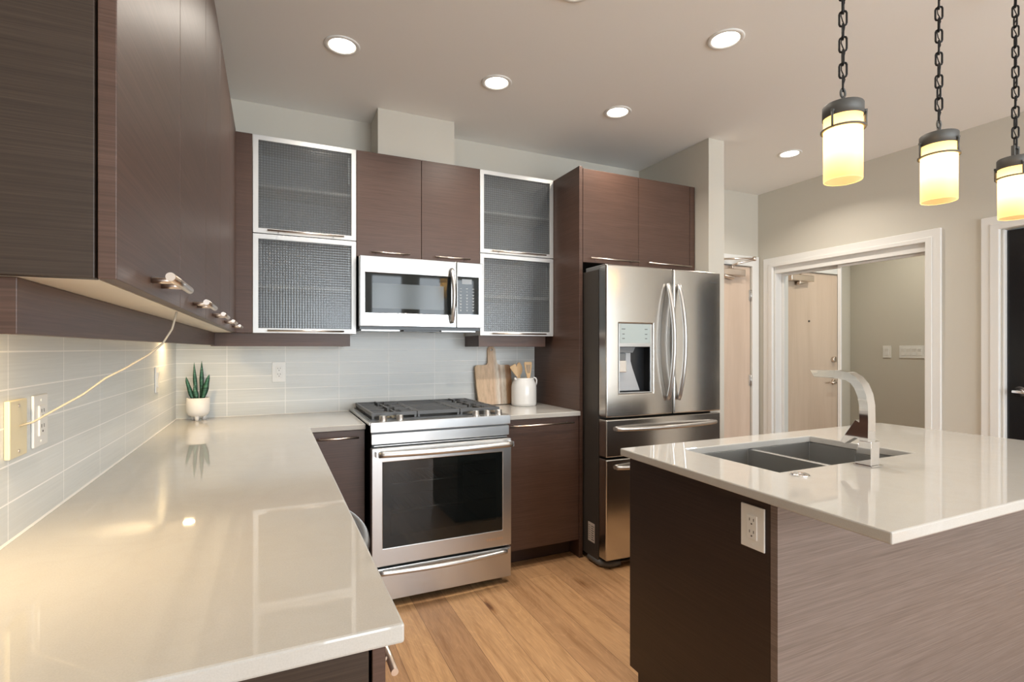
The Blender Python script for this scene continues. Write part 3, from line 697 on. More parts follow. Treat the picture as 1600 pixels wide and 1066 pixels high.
tip = MB().prism([(fy + 0.1025, CT + 0.312), (fy + 0.193, CT + 0.310), (fy + 0.178, CT + 0.286), (fy + 0.1025, CT + 0.284)], fx - 0.020, fx + 0.020, fn=lambda u, v, w: (w, u, v))
obj('spout_tip', tip, 'chrome', t, bev=0.001)
lv = MB().prism([(fy + 0.018, CT + 0.140), (fy + 0.033, CT + 0.148), (fy + 0.084, CT + 0.068), (fy + 0.068, CT + 0.063), (fy + 0.036, CT + 0.088), (fy + 0.010, CT + 0.086)], fx - 0.017, fx + 0.017, fn=lambda u, v, w: (w, u, v))
obj('lever', lv, 'chrome', t, bev=0.001)
o = obj('air_switch', MB().lathe([(0.0, 0.008), (0.012, 0.008), (0.014, 0.0065), (0.022, 0.006), (0.026, 0.004), (0.028, 0.0003), (0.0, 0.0003)], (1.463, 1.066, CT), 28), 'chrome')
tag(o, 'small round chrome button on the island top beside the sink', 'button')

# ------------------------------------------------------------------ stove
RL, RR = 0.452, 1.207
t = thing('gas_range', 'stainless slide-in gas range with black glass oven door', 'stove', ((RL + RR) / 2, 3.0, 0))
DFY = 2.618                                                    # door face
cav = MB().slab([RL + 0.004, RL + 0.05, RR - 0.05, RR - 0.004], [0.10, 0.26, 0.78, 0.90], 2.668, 3.30, keep=lambda i, j: not (i == 1 and j == 1), fn=XZ)
cav.box(RL + 0.05, RR - 0.05, 3.28, 3.30, 0.26, 0.78)
obj('body', cav, 'black', t, bev=0.002)
for sx in (RL + 0.05, RR - 0.08):
    for y in (2.74, 3.24): obj('foot', MB().cyl((sx + 0.015, y, 0), (sx + 0.015, y, 0.10), 0.018), 'black', t)
obj('cooktop', MB().box(RL - 0.012, RR + 0.008, 2.653, Y0 - 0.003, 0.9145, 0.930).box(RL + 0.004, RR - 0.004, 2.668, 3.33, 0.900, 0.9145), 'steel', t, bev=0.002)
obj('burner_tray', box(RL + 0.012, RR - 0.012, 2.735, 3.325, 0.930, 0.934), 'black', t)
obj('front_trim', box(RL - 0.006, RR + 0.006, 2.640, 2.6525, 0.880, 0.9297), 'steel', t, bev=0.002)
obj('control_panel', MB().box(RL, RR, 2.646, 2.667, 0.819, 0.870), 'steel', t, bev=0.001)
obj('groove_shade', box(RL + 0.002, RR - 0.002, 2.6605, 2.667, 0.8702, 0.899), 'grey_plastic', t)  # dark strip standing in for the shadow below the trim
obj('vent_strip', MB().box(RL + 0.012, RR - 0.012, 2.645, 2.667, 0.8085, 0.8125), 'steel', t)
fr = MB().slab([RL - 0.004, RL + 0.050, RR - 0.052, RR + 0.001], [0.212, 0.300, 0.732, 0.803], DFY, 2.660, keep=lambda i, j: not (i == 1 and j == 1), fn=XZ)
dr = obj('oven_door', fr, 'steel', t, bev=0.003, label='stainless oven door frame')
gx0, gx1, gz0, gz1 = RL + 0.050, RR - 0.052, 0.300, 0.732
obj('door_border', MB().slab([gx0, gx0 + 0.040, gx1 - 0.036, gx1], [gz0, gz0 + 0.058, gz1 - 0.034, gz1], DFY + 0.0075, DFY + 0.012, keep=lambda i, j: not (i == 1 and j == 1), fn=XZ), mat('charcoal glass border', (0.05, 0.062, 0.06), 0.35), dr)
obj('glass', box(gx0 + 0.0005, gx1 - 0.0005, DFY + 0.0025, DFY + 0.0070, gz0 + 0.0005, gz1 - 0.0005), 'ovenglass', dr, label='dark oven window')
hp = [(RL + 0.026 + (RR - RL - 0.034) * k / 24, DFY - 0.030 - 0.026 * math.sin(PI * k / 24), 0.776) for k in range(25)]
hb = MB().tube(hp, 0.0155, 16)
for p in (hp[0], hp[-1]): hb.box(p[0] - 0.012, p[0] + 0.012, p[1], DFY - 0.0002, 0.763, 0.789)
obj('handle', hb, 'steel_handle', dr)
bd = MB()
for k in range(8): bd.box(1.060 + k * 0.0125, 1.060 + k * 0.0125 + (0.0085 if k != 4 else 0.005), DFY - 0.0008, DFY - 0.0001, 0.250, 0.263)
obj('badge', bd, 'nickel', dr)
dw = obj('drawer', MB().box(RL - 0.004, RR + 0.001, DFY + 0.003, 2.660, 0.036, 0.199), 'steel', t, bev=0.003)
hp = [(RL + 0.03 + (RR - RL - 0.06) * k / 24, DFY - 0.012 - 0.018 * math.sin(PI * k / 24), 0.182 - 0.004 * math.sin(PI * k / 24)) for k in range(25)]
hb = MB().tube(hp, 0.012, 12)
for p in (hp[0], hp[-1]): hb.box(p[0] - 0.010, p[0] + 0.020, p[1], DFY + 0.0025, 0.172, 0.194)
obj('handle', hb, 'steel_handle', dw)
# racks
for z in (0.46, 0.60):
    r = MB().tube([(RL + 0.06, 2.70, z), (RR - 0.06, 2.70, z)], 0.0035, 6).tube([(RL + 0.06, 3.26, z), (RR - 0.06, 3.26, z)], 0.0035, 6).tube([(RL + 0.06, 2.98, z), (RR - 0.06, 2.98, z)], 0.0025, 6)
    for k in range(22):
        x = RL + 0.07 + k * (RR - RL - 0.14) / 21; r.tube([(x, 2.70, z), (x, 3.26, z)], 0.0018, 6)
    obj('oven_rack', r, 'chrome', t)
# grates
gw = (RR - RL - 0.03) / 3
def grate(x0, x1, y0, y1, nb):
    z0, z1 = 0.948, 0.966; b = 0.011
    g = MB().slab([x0, x0 + b, x1 - b, x1], [y0, y0 + b, y1 - b, y1], z0, z1, keep=lambda i, j: not (i == 1 and j == 1))
    cx, cy = (x0 + x1) / 2, (y0 + y1) / 2
    if nb == 2:
        g.box(x0 + b, x1 - b, cy - b / 2, cy + b / 2, z0, z1)
        for yc in ((y0 + cy) / 2, (cy + y1) / 2):
            hl = (y1 - y0) / 4 - 0.006
            for yy in (yc - hl * 0.66, yc - hl * 0.34, yc + hl * 0.34, yc + hl * 0.66):
                g.box(x0 + b, cx - 0.045, yy - 0.005, yy + 0.005, z0 + 0.002, z1); g.box(cx + 0.045, x1 - b, yy - 0.005, yy + 0.005, z0 + 0.002, z1)
            g.box(x0 + b, cx - 0.028, yc - 0.005, yc + 0.005, z0, z1 + 0.003); g.box(cx + 0.028, x1 - b, yc - 0.005, yc + 0.005, z0, z1 + 0.003)
            g.box(cx - 0.005, cx + 0.005, yc + 0.028, yc + hl + 0.004, z0, z1 + 0.003); g.box(cx - 0.005, cx + 0.005, yc - hl - 0.004, yc - 0.028, z0, z1 + 0.003)
    else:
        for k in range(1, 10):
            yy = y0 + (y1 - y0) * k / 10; g.box(x0 + b, x1 - b, yy - 0.005, yy + 0.005, z0 + 0.002, z1)
    for px in (x0 + 0.002, x1 - 0.013):
        for py in (y0 + 0.002, cy, y1 - 0.013): g.box(px, px + 0.011, py, py + 0.011, 0.9342, z0)
    return obj('grate', g, 'iron', t)
for k in range(3):
    a = RL + 0.015 + gw * k
    grate(a + 0.002, a + gw - 0.002, 2.742, 3.318, 1 if k == 1 else 2)
for cx in (RL + 0.015 + gw / 2, RL + 0.015 + gw * 2.5):
    for cy in (2.886, 3.174):
        bn = obj('burner', MB().lathe([(0.050, 0.0003), (0.050, 0.008), (0.040, 0.010), (0.0, 0.010)], (cx, cy, 0.934), 24), 'brass', t, label='brass-coloured burner ring')
        obj('burner_cap', MB().lathe([(0.034, 0.0105), (0.036, 0.014), (0.030, 0.018), (0.0, 0.018)], (cx, cy, 0.934), 24), 'iron', bn)
for kx, ky in ((0.515, 2.683), (0.603, 2.688), (1.022, 2.680), (1.088, 2.680), (1.157, 2.680)):
    kb = MB().lathe([(0.0215, 0.0003), (0.0215, 0.004), (0.0185, 0.006), (0.0185, 0.026), (0.017, 0.028), (0.0, 0.028)], (kx, ky, 0.930), 24)
    obj('knob', kb, 'steel', t)

# ------------------------------------------------------------------ microwave
MX0, MX1, MY, MZ0, MZ1 = 0.444, 1.181, 2.975, 1.428, 1.824
t = thing('microwave', 'stainless over-the-range microwave with black window', 'microwave', ((MX0 + MX1) / 2, 3.15, 1.405))
obj('body', box(MX0 + 0.006, MX1 - 0.006, MY + 0.041, 3.3495, 1.411, 1.8275), 'black', t)
obj('grille', MB().box(MX0 + 0.02, MX0 + 0.24, MY + 0.08, 3.32, 1.404, 1.4108).box(MX1 - 0.24, MX1 - 0.02, MY + 0.08, 3.32, 1.404, 1.4108), 'steel', t)
obj('filter_light', MB().box(MX0 + 0.26, MX1 - 0.26, MY + 0.06, MY + 0.14, 1.402, 1.4108), 'black', t)
XM = 1.010
wx0, wx1, wz0, wz1 = 0.474, 0.975, 1.505, 1.730
df = MB().slab([MX0, wx0, wx1, XM - 0.001], [MZ0, wz0, wz1, MZ1], MY, MY + 0.040, keep=lambda i, j: not (i == 1 and j == 1), fn=XZ)
dr = obj('door', df, 'steel_micro', t, bev=0.003, label='stainless microwave door')
obj('window', MB().box(wx0 + 0.0005, wx1 - 0.0005, MY + 0.002, MY + 0.010, wz0 + 0.0005, wz1 - 0.0005), 'black_glass', dr, label='black glass window')
obj('window_mesh', MB().box(0.512, 0.930, MY + 0.0012, MY + 0.0019, 1.530, 1.672), mat('grey window mesh', (0.085, 0.10, 0.108), 0.12, 0, 0.4), dr)
hp = [(0.975 + 0.003, MY - 0.004 - 0.046 * math.sin(PI * k / 20) ** 0.7, 1.458 + 0.318 * k / 20) for k in range(21)]
obj('handle', MB().tube(hp, 0.0125, 14, rz=1.0), 'steel_handle', dr)
cp = obj('control_panel', box(XM + 0.001, MX1, MY, MY + 0.040, MZ0, MZ1), 'steel_micro', t, bev=0.003)
kp = obj('keypad', box(XM + 0.006, MX1 - 0.028, MY - 0.0012, MY - 0.0002, 1.508, 1.737), 'black_glass', cp)
km = MB()
for r in range(8):
    for c in range(3):
        x = XM + 0.026 + c * 0.040; z = 1.664 - r * 0.0185
        km.box(x - 0.007, x + 0.006, MY - 0.0018, MY - 0.0013, z - 0.0012, z + 0.0012)
        if r > 1: km.box(x - 0.003, x + 0.002, MY - 0.0018, MY - 0.0013, z - 0.007, z - 0.003)
obj('key_marks', km, 'keypad_mark', kp)
obj('clock_display', box(XM + 0.034, XM + 0.096, MY - 0.0020, MY - 0.0013, 1.692, 1.722), 'lcd', kp)

# ------------------------------------------------------------------ fridge
FX0, FX1, FY = 1.765, 2.666, 2.500
t = thing('refrigerator', 'stainless french-door fridge with water dispenser and two bottom drawers', 'refrigerator', ((FX0 + FX1) / 2, 2.9, 0))
obj('body', box(FX0 + 0.002, FX1 - 0.002, FY + 0.092, 3.30, 0.035, 1.775), 'fridge_side', t, bev=0.003, label='dark grey fridge cabinet')
FM = 2.266
G = 'steel_fridge'
dx0, dx1, dz0, dz1 = 1.853, 2.100, 1.035, 1.450
def bowed(x0, x1, zs, hole=None):
    xs = sorted(set([x0, x1] + ([hole[0], hole[1]] if hole else []) + [x0 + (x1 - x0) * k / 10 for k in range(1, 10)]))
    xs = [x for k, x in enumerate(xs) if k == 0 or x - xs[k - 1] > 0.006]
    c, h = (x0 + x1) / 2, (x1 - x0) / 2
    def fn(u, v, w): return (u, w + (0.010 * ((u - c) / h) ** 2 if w < FY + 0.01 else 0.0), v)
    return MB().slab(xs, zs, FY - 0.004, FY + 0.085, keep=(lambda i, j: not (j == 1 and xs[i] >= hole[0] - 1e-4 and xs[i + 1] <= hole[1] + 1e-4)) if hole else None, fn=fn)
dl = obj('door', bowed(FX0, FM - 0.003, [0.896, dz0, dz1, 1.796], (dx0, dx1)), G, t, bev=0.010, seg=4, label='left fridge door with dispenser', curved=True)
drr = obj('door', bowed(FM + 0.003, FX1, [0.896, 1.796]), G, t, bev=0.010, seg=4, label='plain right fridge door', curved=True)
for px, dd_ in ((2.213, dl), (2.300, drr)):
    hp = [(px, FY - 0.006 - 0.058 * math.sin(PI * k / 24) ** 0.75, 0.985 + 0.714 * k / 24) for k in range(25)]
    obj('handle', MB().tube(hp, 0.0125, 14), 'steel_handle', dd_)
# dispenser
dz = obj('dispenser', MB().slab([dx0 + 0.0005, dx0 + 0.007, dx1 - 0.014, dx1 - 0.0005], [dz0 + 0.0005, dz0 + 0.007, 1.312, 1.333, dz1 - 0.0005], FY + 0.004, FY + 0.013, keep=lambda i, j: not (i == 1 and j == 1), fn=XZ), 'steel', dl, bev=0.001)
obj('display', box(dx0 + 0.0075, dx1 - 0.0145, FY + 0.0025, FY + 0.0038, 1.3335, dz1 - 0.003), 'display', dl, label='pale dispenser display panel')
mk = MB()
for x, ws in ((1.885, (0.026, 0.016, 0.018)), (2.052, (0.020, 0.018, 0.016))):
    for r, z in enumerate((1.418, 1.388, 1.362)):
        mk.box(x - ws[r] / 2, x + ws[r] / 2, FY + 0.0017, FY + 0.0024, z - 0.003, z + 0.0015)
obj('display_marks', mk, 'mark', dl)
cv = MB().slab([dx0 + 0.0006, dx0 + 0.005, dx1 - 0.005, dx1 - 0.0006], [dz0 + 0.0006, dz0 + 0.006, dz1 - 0.012, dz1 - 0.0006], FY + 0.0135, FY + 0.078, keep=lambda i, j: not (i == 1 and j == 1), fn=XZ)
cv.box(dx0 + 0.005, dx1 - 0.005, FY + 0.076, FY + 0.078, dz0 + 0.006, dz1 - 0.012)
obj('recess', cv, 'black', dl)
ch = MB().prism([(dx0 + 0.008, 1.300), (1.975, 1.300), (1.975, 1.225), (1.988, 1.185), (2.045, 1.045), (dx0 + 0.008, 1.045)], FY + 0.050, FY + 0.0755, fn=XZ)
obj('chute_panel', ch, mat('silver grey plastic', (0.50, 0.51, 0.53), 0.3, 0.3), dl, bev=0.004)
obj('nozzle', MB().prism([(dx0 + 0.012, 1.311), (1.985, 1.311), (1.965, 1.276), (dx0 + 0.012, 1.276)], FY + 0.018, FY + 0.049, fn=XZ).box(dx0 + 0.014, 1.918, FY + 0.024, FY + 0.049, 1.225, 1.275), 'grey_plastic', dl, bev=0.002)
obj('paddle', MB().box(dx0 + 0.012, 1.922, FY + 0.022, FY + 0.030, 1.160, 1.230).box(dx0 + 0.012, 1.924, FY + 0.030, FY + 0.036, 1.235, 1.268), 'chrome', dl, bev=0.003)
lg = MB().box(2.566, 2.576, FY - 0.0018, FY + 0.002, 1.726, 1.736)
for k in range(5): lg.box(2.582 + k * 0.010, 2.589 + k * 0.010, FY - 0.0005 + 0.0006 * k, FY + 0.003 + 0.0006 * k, 1.727, 1.733)
obj('badge', lg, 'mark', drr)
d1 = obj('drawer', bowed(FX0, FX1, [0.662, 0.886]), G, t, bev=0.010, seg=4, curved=True, label='upper freezer drawer')
d2 = obj('drawer', bowed(FX0, FX1, [0.058, 0.652]), G, t, bev=0.010, seg=4, curved=True, label='lower freezer drawer')
for d_, z in ((d1, 0.828), (d2, 0.602)):
    hp = [(1.830 + 0.780 * k / 24, FY - 0.006 - 0.054 * math.sin(PI * k / 24) ** 0.75, z) for k in range(25)]
    obj('handle', MB().tube(hp, 0.0125, 14), 'steel_handle', d_)
obj('hinge_cover', MB().box(FX0 + 0.012, FX0 + 0.075, FY + 0.03, FY + 0.24, 1.7755, 1.800).box(FX1 - 0.075, FX1 - 0.012, FY + 0.03, FY + 0.24, 1.7755, 1.800), 'grey_plastic', t, bev=0.003)
obj('foot', MB().tube([(FX0 + 0.012, FY + 0.20, 0.022), (FX0 + 0.014, FY + 0.085, 0.022), (FX0 + 0.045, FY + 0.045, 0.022), (FX0 + 0.12, FY + 0.045, 0.022)], 0.020, 10), 'rubber', t)
obj('foot', MB().tube([(FX1 - 0.012, FY + 0.20, 0.022), (FX1 - 0.014, FY + 0.085, 0.022), (FX1 - 0.045, FY + 0.045, 0.022), (FX1 - 0.12, FY + 0.045, 0.022)], 0.020, 10), 'rubber', t)
obj('kick_grille', box(FX0 + 0.02, FX1 - 0.02, FY + 0.10, FY + 0.12, 0.004, 0.034), 'black', t)
st = obj('sticker', box(FX0 + 0.0010, FX0 + 0.0018, 2.628, 2.698, 0.125, 0.240), 'paper', t, label='pale rating sticker')
sm_ = MB()
for r in range(7): sm_.box(FX0 + 0.0004, FX0 + 0.0009, 2.634 + 0.006 * (r % 2), 2.664, 0.137 + r * 0.0135, 0.142 + r * 0.0135).box(FX0 + 0.0004, FX0 + 0.0009, 2.672, 2.692, 0.140 + r * 0.0135, 0.143 + r * 0.0135)
obj('print', sm_, 'mark', st)

# ------------------------------------------------------------------ plant
px, py = -0.362, 3.255
t = thing('potted_plant', 'small snake plant in a white footed pot in the counter corner', 'plant', (px, py, CT))
obj('pot', MB().lathe([(0.0, 0.020), (0.030, 0.021), (0.046, 0.030), (0.055, 0.048), (0.056, 0.075), (0.055, 0.122), (0.051, 0.122), (0.051, 0.105), (0.0, 0.104)], (px, py, CT), 36), 'pot', t)
for k in range(3):
    a = math.radians(-95 + 120 * k)
    obj('pot_foot', MB().tube([(px + 0.028 * math.cos(a), py + 0.028 * math.sin(a), CT + 0.027), (px + 0.030 * math.cos(a), py + 0.030 * math.sin(a), CT + 0.0003)], [0.012, 0.008], 12), 'pot', t)
obj('soil', MB().disc((px, py, CT + 0.112), 0.0505, 24), 'soil', t)
def leaf(bx, by, h, w, lean, twist, bend=0.0):
    n = 14; V = []; F = []
    for i in range(n + 1):
        s = i / n
        ww = w * (0.62 + 0.75 * s - 0.35 * s * s) * (1 - s ** 3.2) + 0.0006
        ww *= 1 + 0.10 * math.sin(11 * s + bx * 300)
        cx = bx + lean[0] * s + bend * s * s; cyy = by + lean[1] * s; z = CT + 0.108 + h * s
        an = twist + 0.5 * s
        ux, uy = math.cos(an), math.sin(an)
        cup = 0.28 * ww
        for q, off in ((-1, 0.0), (0, -1.0), (1, 0.0), (0, -0.55)):
            o_ = cup if off == 0.0 else (0.0 if off == -1.0 else 0.0035 * (1 - s) + 0.0005)
            V.append((cx + ux * ww * q / 2 - uy * (o_), cyy + uy * ww * q / 2 + ux * (o_), z))
    for i in range(n):
        o_, p_ = i * 4, i * 4 + 4
        for a_, b_ in ((0, 1), (1, 2), (2, 3), (3, 0)): F.append((o_ + a_, o_ + b_, p_ + b_, p_ + a_))
    F.append((0, 3, 2, 1)); F.append((n * 4, n * 4 + 1, n * 4 + 2, n * 4 + 3))
    obj('leaf', MB().add(V, F, True), 'leaf', t)
leaf(px - 0.008, py + 0.008, 0.205, 0.022, (-0.012, 0.004), 0.1)
leaf(px + 0.012, py + 0.006, 0.213, 0.024, (0.012, 0.0), -0.15, -0.008)
leaf(px - 0.020, py - 0.006, 0.130, 0.030, (-0.034, -0.004), 0.3)
leaf(px + 0.018, py - 0.012, 0.140, 0.036, (0.036, -0.006), -0.25)
leaf(px - 0.004, py - 0.016, 0.085, 0.030, (-0.010, -0.006), 0.0)

# ------------------------------------------------------------------ cutting board, crock, utensils
th = math.radians(9)
def rr_poly():
    P_ = []
    def arc(cx, cz, r, a0, a1, n=7):
        for k in range(n + 1):
            a = math.radians(a0 + (a1 - a0) * k / n); P_.append((cx + r * math.cos(a), cz + r * math.sin(a)))
    arc(-0.098, 0.024, 0.024, 270, 180); P_.append((-0.131, 0.14)); arc(-0.112, 0.252, 0.022, 180, 90)
    arc(-0.062, 0.300, 0.026, 270, 360); P_.append((-0.034, 0.33)); arc(-0.004, 0.378, 0.030, 180, 0, 10); P_.append((0.028, 0.33)); arc(0.056, 0.300, 0.026, 180, 270)
    arc(0.112, 0.252, 0.022, 90, 0); P_.append((0.134, 0.14)); arc(0.104, 0.024, 0.024, 0, -90)
    return P_
def tilt(u, v, w): return (1.392 + u, 3.277 + w * math.cos(th) + v * math.sin(th), CT + 0.0035 + v * math.cos(th) - w * math.sin(th))
mb = MB()
poly = rr_poly(); hole = [(-0.004 + 0.008 * math.cos(2 * PI * k / 16), 0.380 + 0.008 * math.sin(2 * PI * k / 16)) for k in range(16)]
bm = bmesh.new()
def loop(pp): 
    vs = [bm.verts.new((u, 0, v)) for u, v in pp]; return [bm.edges.new((vs[i], vs[(i + 1) % len(vs)])) for i in range(len(vs))]
ed = loop(poly) + loop(hole)
bmesh.ops.triangle_fill(bm, edges=ed, use_beauty=True)
g = bmesh.ops.extrude_face_region(bm, geom=bm.faces[:]); bmesh.ops.translate(bm, vec=(0, 0.018, 0), verts=[e_ for e_ in g['geom'] if isinstance(e_, bmesh.types.BMVert)])
bm.verts.index_update()
mb.add([tilt(v.co.x, v.co.z, v.co.y) for v in bm.verts], [[v.index for v in f.verts] for f in bm.faces]); bm.free()
tag(obj('cutting_board', mb, 'board', bev=0.002), 'striped wooden cutting board with a handle leaning on the back tile', 'cutting board')
cx, cyy = 1.562, 3.180
t = thing('ceramic_crock', 'white ceramic utensil jug on the counter by the fridge panel', 'jug', (cx, cyy, CT))
obj('jug_body', MB().lathe([(0.0, 0.0003), (0.080, 0.0003), (0.085, 0.004), (0.0865, 0.02), (0.0865, 0.125), (0.083, 0.145), (0.073, 0.168), (0.068, 0.180), (0.067, 0.188), (0.063, 0.188), (0.064, 0.175), (0.078, 0.140), (0.081, 0.02), (0.0, 0.014)], (cx, cyy, CT), 40), 'ceramic', t)
hp = [(cx + 0.064, cyy - 0.005, CT + 0.180), (cx + 0.075, cyy - 0.007, CT + 0.188), (cx + 0.086, cyy - 0.009, CT + 0.184), (cx + 0.093, cyy - 0.010, CT + 0.170), (cx + 0.092, cyy - 0.010, CT + 0.150), (cx + 0.086, cyy - 0.008, CT + 0.132)]
obj('jug_handle', MB().tube(hp, 0.0055, 10), 'ceramic', t)
obj('jug_spout', MB().tube([(cx - 0.060, cyy - 0.01, CT + 0.170), (cx - 0.074, cyy - 0.012, CT + 0.189)], [0.014, 0.006], 10), 'ceramic', t)
def utensil(name, label, base, top, w, h, slots=0, scoop=False):
    base = Vector(base); top = Vector(top); ax = (top - base).normalized()
    u = Vector((1, 0, 0)); u = (u - ax * u.dot(ax)).normalized(); n = ax.cross(u)
    mb = MB().tube([base, base + (top - base) * 0.5, top - ax * h * 0.95], 0.0055, 10)
    prof = []
    N_ = 12
    for k in range(N_ + 1):
        s = k / N_
        ww = (w * (0.28 + 1.05 * s - 0.33 * s * s)) if not scoop else w * math.sin(PI * (0.10 + 0.86 * s)) ** 0.7
        if s > 0.93 and not scoop: ww *= 0.86
        prof.append((ww / 2, s * h))
    def fn(a, b, c): return top - ax * h + u * a + ax * b + n * c
    if slots:
        cols = [-1, -0.56, -0.30, -0.13, 0.13, 0.30, 0.56, 1]
        V = []; F = []
        for k, (hw, s) in enumerate(prof):
            for c in cols:
                for q in (-0.0025, 0.0025): V.append(fn(c * hw, s, q))
        nc = len(cols)
        open_ = lambda k, c: 4 <= k < 10 and c in (1, 3, 5) and True
        gi = lambda k, c, q: (k * nc + c) * 2 + q
        for k in range(N_):
            for c in range(nc - 1):
                if open_(k, c): continue
                F.append((gi(k, c, 1), gi(k, c + 1, 1), gi(k + 1, c + 1, 1), gi(k + 1, c, 1))); F.append((gi(k, c, 0), gi(k + 1, c, 0), gi(k + 1, c + 1, 0), gi(k, c + 1, 0)))
                if c == 0 or open_(k, c - 1): F.append((gi(k, c, 0), gi(k, c, 1), gi(k + 1, c, 1), gi(k + 1, c, 0)))
                if c == nc - 2 or open_(k, c + 1): F.append((gi(k, c + 1, 0), gi(k + 1, c + 1, 0), gi(k + 1, c + 1, 1), gi(k, c + 1, 1)))
                if k == 0 or open_(k - 1, c): F.append((gi(k, c, 0), gi(k, c + 1, 0), gi(k, c + 1, 1), gi(k, c, 1)))
                if k == N_ - 1 or open_(k + 1, c): F.append((gi(k + 1, c, 0), gi(k + 1, c, 1), gi(k + 1, c + 1, 1), gi(k + 1, c + 1, 0)))
        mb.add(V, F)
    else:
        poly = [(hw, s) for hw, s in prof] + [(-hw, s) for hw, s in prof[::-1]]
        mb.prism(poly, -0.0035, 0.0035, fn=fn)
    tag(obj(name, mb, 'beech'), label, 'utensil', 'wooden utensils in the jug')
zb = CT + 0.020
utensil('wooden_spatula', 'pale wooden spatula leaning furthest out over the jug spout', (cx + 0.045, cyy, zb), (cx - 0.088, cyy - 0.004, CT + 0.274), 0.048, 0.085)
utensil('wooden_spoon', 'pale wooden spoon standing between spatula and slotted turner in the jug', (cx + 0.002, cyy + 0.046, zb), (cx - 0.026, cyy + 0.026, CT + 0.292), 0.046, 0.085, scoop=True)
utensil('slotted_turner', 'pale wooden slotted turner standing upright in front in the jug', (cx + 0.024, cyy - 0.034, zb), (cx + 0.020, cyy - 0.022, CT + 0.296), 0.060, 0.115, slots=1)

# ------------------------------------------------------------------ ceiling downlights
LBL = ['round recessed ceiling light nearest the left wall cabinets', 'round recessed ceiling light above the microwave', 'round recessed ceiling light in front of the fridge cabinet', 'round recessed ceiling light over the island, nearest the pendant lamps', 'small round recessed ceiling light in the entry hall',
       'round recessed ceiling light over the kitchen aisle, above the top edge of the photo', 'unseen round recessed ceiling light added for brightness behind the viewer, left', 'unseen round recessed ceiling light added for brightness behind the viewer, right']
for k, (lx, ly) in enumerate(CANS):
    t = thing('recessed_light', LBL[k], 'ceiling light', (lx, ly, ZC), 'round recessed ceiling lights')
    obj('trim_ring', MB().lathe([(0.082, -0.0003), (0.082, -0.003), (0.078, -0.006), (0.068, -0.006), (0.063, -0.0045), (0.060, -0.0022), (0.060, -0.0003)], (lx, ly, ZC), 40, close=True), 'trimw', t)
    obj('lens', MB().disc((lx, ly, ZC - 0.0018), 0.0595, 36, True), 'lens', t)
    area_light('downlight_glow', (lx, ly, ZC - 0.012), (0, 0, 0), 0.11, 0, CAN_POWER * (1.5 if k == 4 else 1.0), CANC, 'DISK', 135)

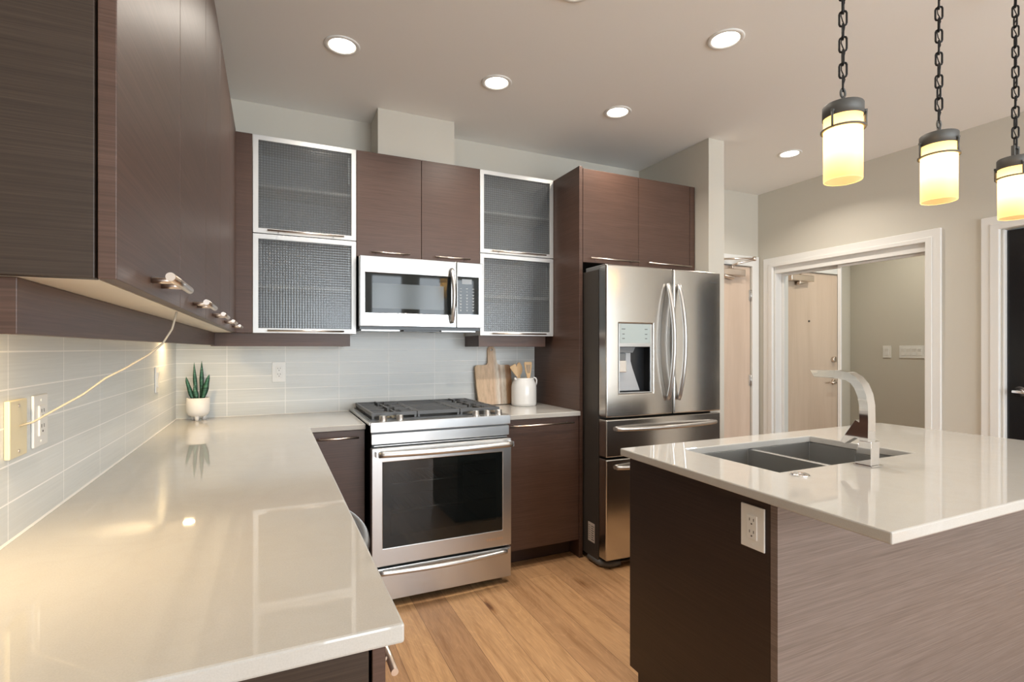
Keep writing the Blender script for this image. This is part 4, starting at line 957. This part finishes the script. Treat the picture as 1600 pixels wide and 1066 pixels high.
# ------------------------------------------------------------------ pendants
PLB = ['amber glass pendant lamp nearest the fridge, leftmost of the three', 'amber glass pendant lamp in the middle of the three', 'amber glass pendant lamp with a square loop, rightmost of the three']
def pendant(px, py, label, square=False, ang=0):
    t = thing('pendant_lamp', label, 'pendant lamp', (px, py, ZC), 'pendant lamps above the island')
    zb, zc, zr, ztop = 1.808, 1.996, 1.962, 2.036
    R_ = 0.0515
    obj('shade', MB().lathe([(R_ - 0.004, zb + 0.0), (R_ - 0.001, zb - 0.001), (R_, zb + 0.002), (R_, zc + 0.01)], (px, py, 0), 48), 'shade', t, label='glowing amber glass cylinder shade')
    obj('cap', MB().lathe([(R_ + 0.0015, zc), (R_ + 0.003, zc), (R_ + 0.003, ztop - 0.003), (R_ + 0.001, ztop), (0.0, ztop + 0.004)], (px, py, 0), 48), 'darkmetal', t)
    obj('ring', MB().lathe([(R_ + 0.0006, zr - 0.003), (R_ + 0.008, zr - 0.003), (R_ + 0.008, zr + 0.0015), (R_ + 0.0006, zr + 0.0015)], (px, py, 0), 48, close=True), 'darkmetal', t)
    for k in range(3):
        a = math.radians(ang + 120 * k); c, s = math.cos(a), math.sin(a)
        obj('strap', MB().tube([(px + (R_ + 0.0065) * c, py + (R_ + 0.0065) * s, zr), (px + (R_ + 0.0065) * c, py + (R_ + 0.0065) * s, zc + 0.012)], 0.0035, 8).tube([(px + (R_ - 0.001) * c, py + (R_ - 0.001) * s, zc + 0.012), (px + (R_ + 0.010) * c, py + (R_ + 0.010) * s, zc + 0.012)], 0.0045, 8), 'darkmetal', t)
    zs = ztop + 0.004
    if square:
        lp = MB().slab([-0.021, -0.012, 0.012, 0.021], [zs - 0.003, zs + 0.006, zs + 0.034, zs + 0.043], py - 0.005, py + 0.005, keep=lambda i, j: not (i == 1 and j == 1), fn=lambda u, v, w: (px + u, w, v))
        obj('loop', lp, 'darkmetal', t); z = zs + 0.035
    else:
        lp = MB().cyl((px, py, zs - 0.002), (px, py, zs + 0.022), 0.006, 12)
        lp.tube([(px + 0.010 * math.cos(2 * PI * k / 16), py, zs + 0.032 + 0.013 * math.sin(2 * PI * k / 16)) for k in range(16)], 0.0035, 8, closed=True)
        obj('loop', lp, 'darkmetal', t); z = zs + 0.040
    ch = MB(); k = 0; LH, LW, wr = 0.050, 0.0095, 0.0030
    while z + LH < ZC - 0.028:
        cxs = []
        a0 = math.radians(38 + 90 * (k % 2) + random.uniform(-14, 14)); dx, dy = math.cos(a0), math.sin(a0)
        for q in range(20):
            an = 2 * PI * q / 20
            lx = LW * max(-1, min(1, 1.35 * math.cos(an))); lz = LH / 2 + (LH / 2 - wr) * max(-1, min(1, 1.12 * math.sin(an)))
            cxs.append((px + dx * lx, py + dy * lx, z - wr + lz))
        ch.tube(cxs, wr, 8, closed=True)
        z += LH - 4 * wr + 0.001; k += 1
    ch.tube([(px, py, z - 0.004), (px, py, ZC - 0.02)], 0.0035, 8)
    z0_ = ztop + 0.01
    ch.tube([(px + 0.005 * math.cos(q * 1.3), py + 0.005 * math.sin(q * 1.3), z0_ + (ZC - 0.03 - z0_) * q / 40) for q in range(41)], 0.0016, 6)
    obj('chain', ch, 'chain', t)
    obj('canopy', MB().lathe([(0.0, -0.026), (0.045, -0.024), (0.060, -0.012), (0.062, -0.0004), (0.0, -0.0004)], (px, py, ZC), 32), 'darkmetal', t)
    obj('socket', MB().cyl((px, py, zc - 0.012), (px, py, ztop - 0.004), 0.017), 'darkmetal', t)
    obj('bulb', MB().lathe([(0.0, 0.0), (0.012, 0.003), (0.019, 0.014), (0.020, 0.026), (0.014, 0.048), (0.011, 0.058)], (px, py, 1.912), 20), 'bulb', t)
    l = bpy.data.lights.new('pendant_glow', 'POINT'); l.energy = 0.38; l.color = (1.0, 0.84, 0.58); l.shadow_soft_size = 0.020
    lo = bpy.data.objects.new('pendant_glow', l); COL.objects.link(lo); lo.location = (px, py, 1.906)
pendant(1.564, 1.00, PLB[0], ang=185.6)
pendant(2.080, 1.00, PLB[1], ang=265.7)
pendant(2.607, 1.00, PLB[2], True, ang=223)
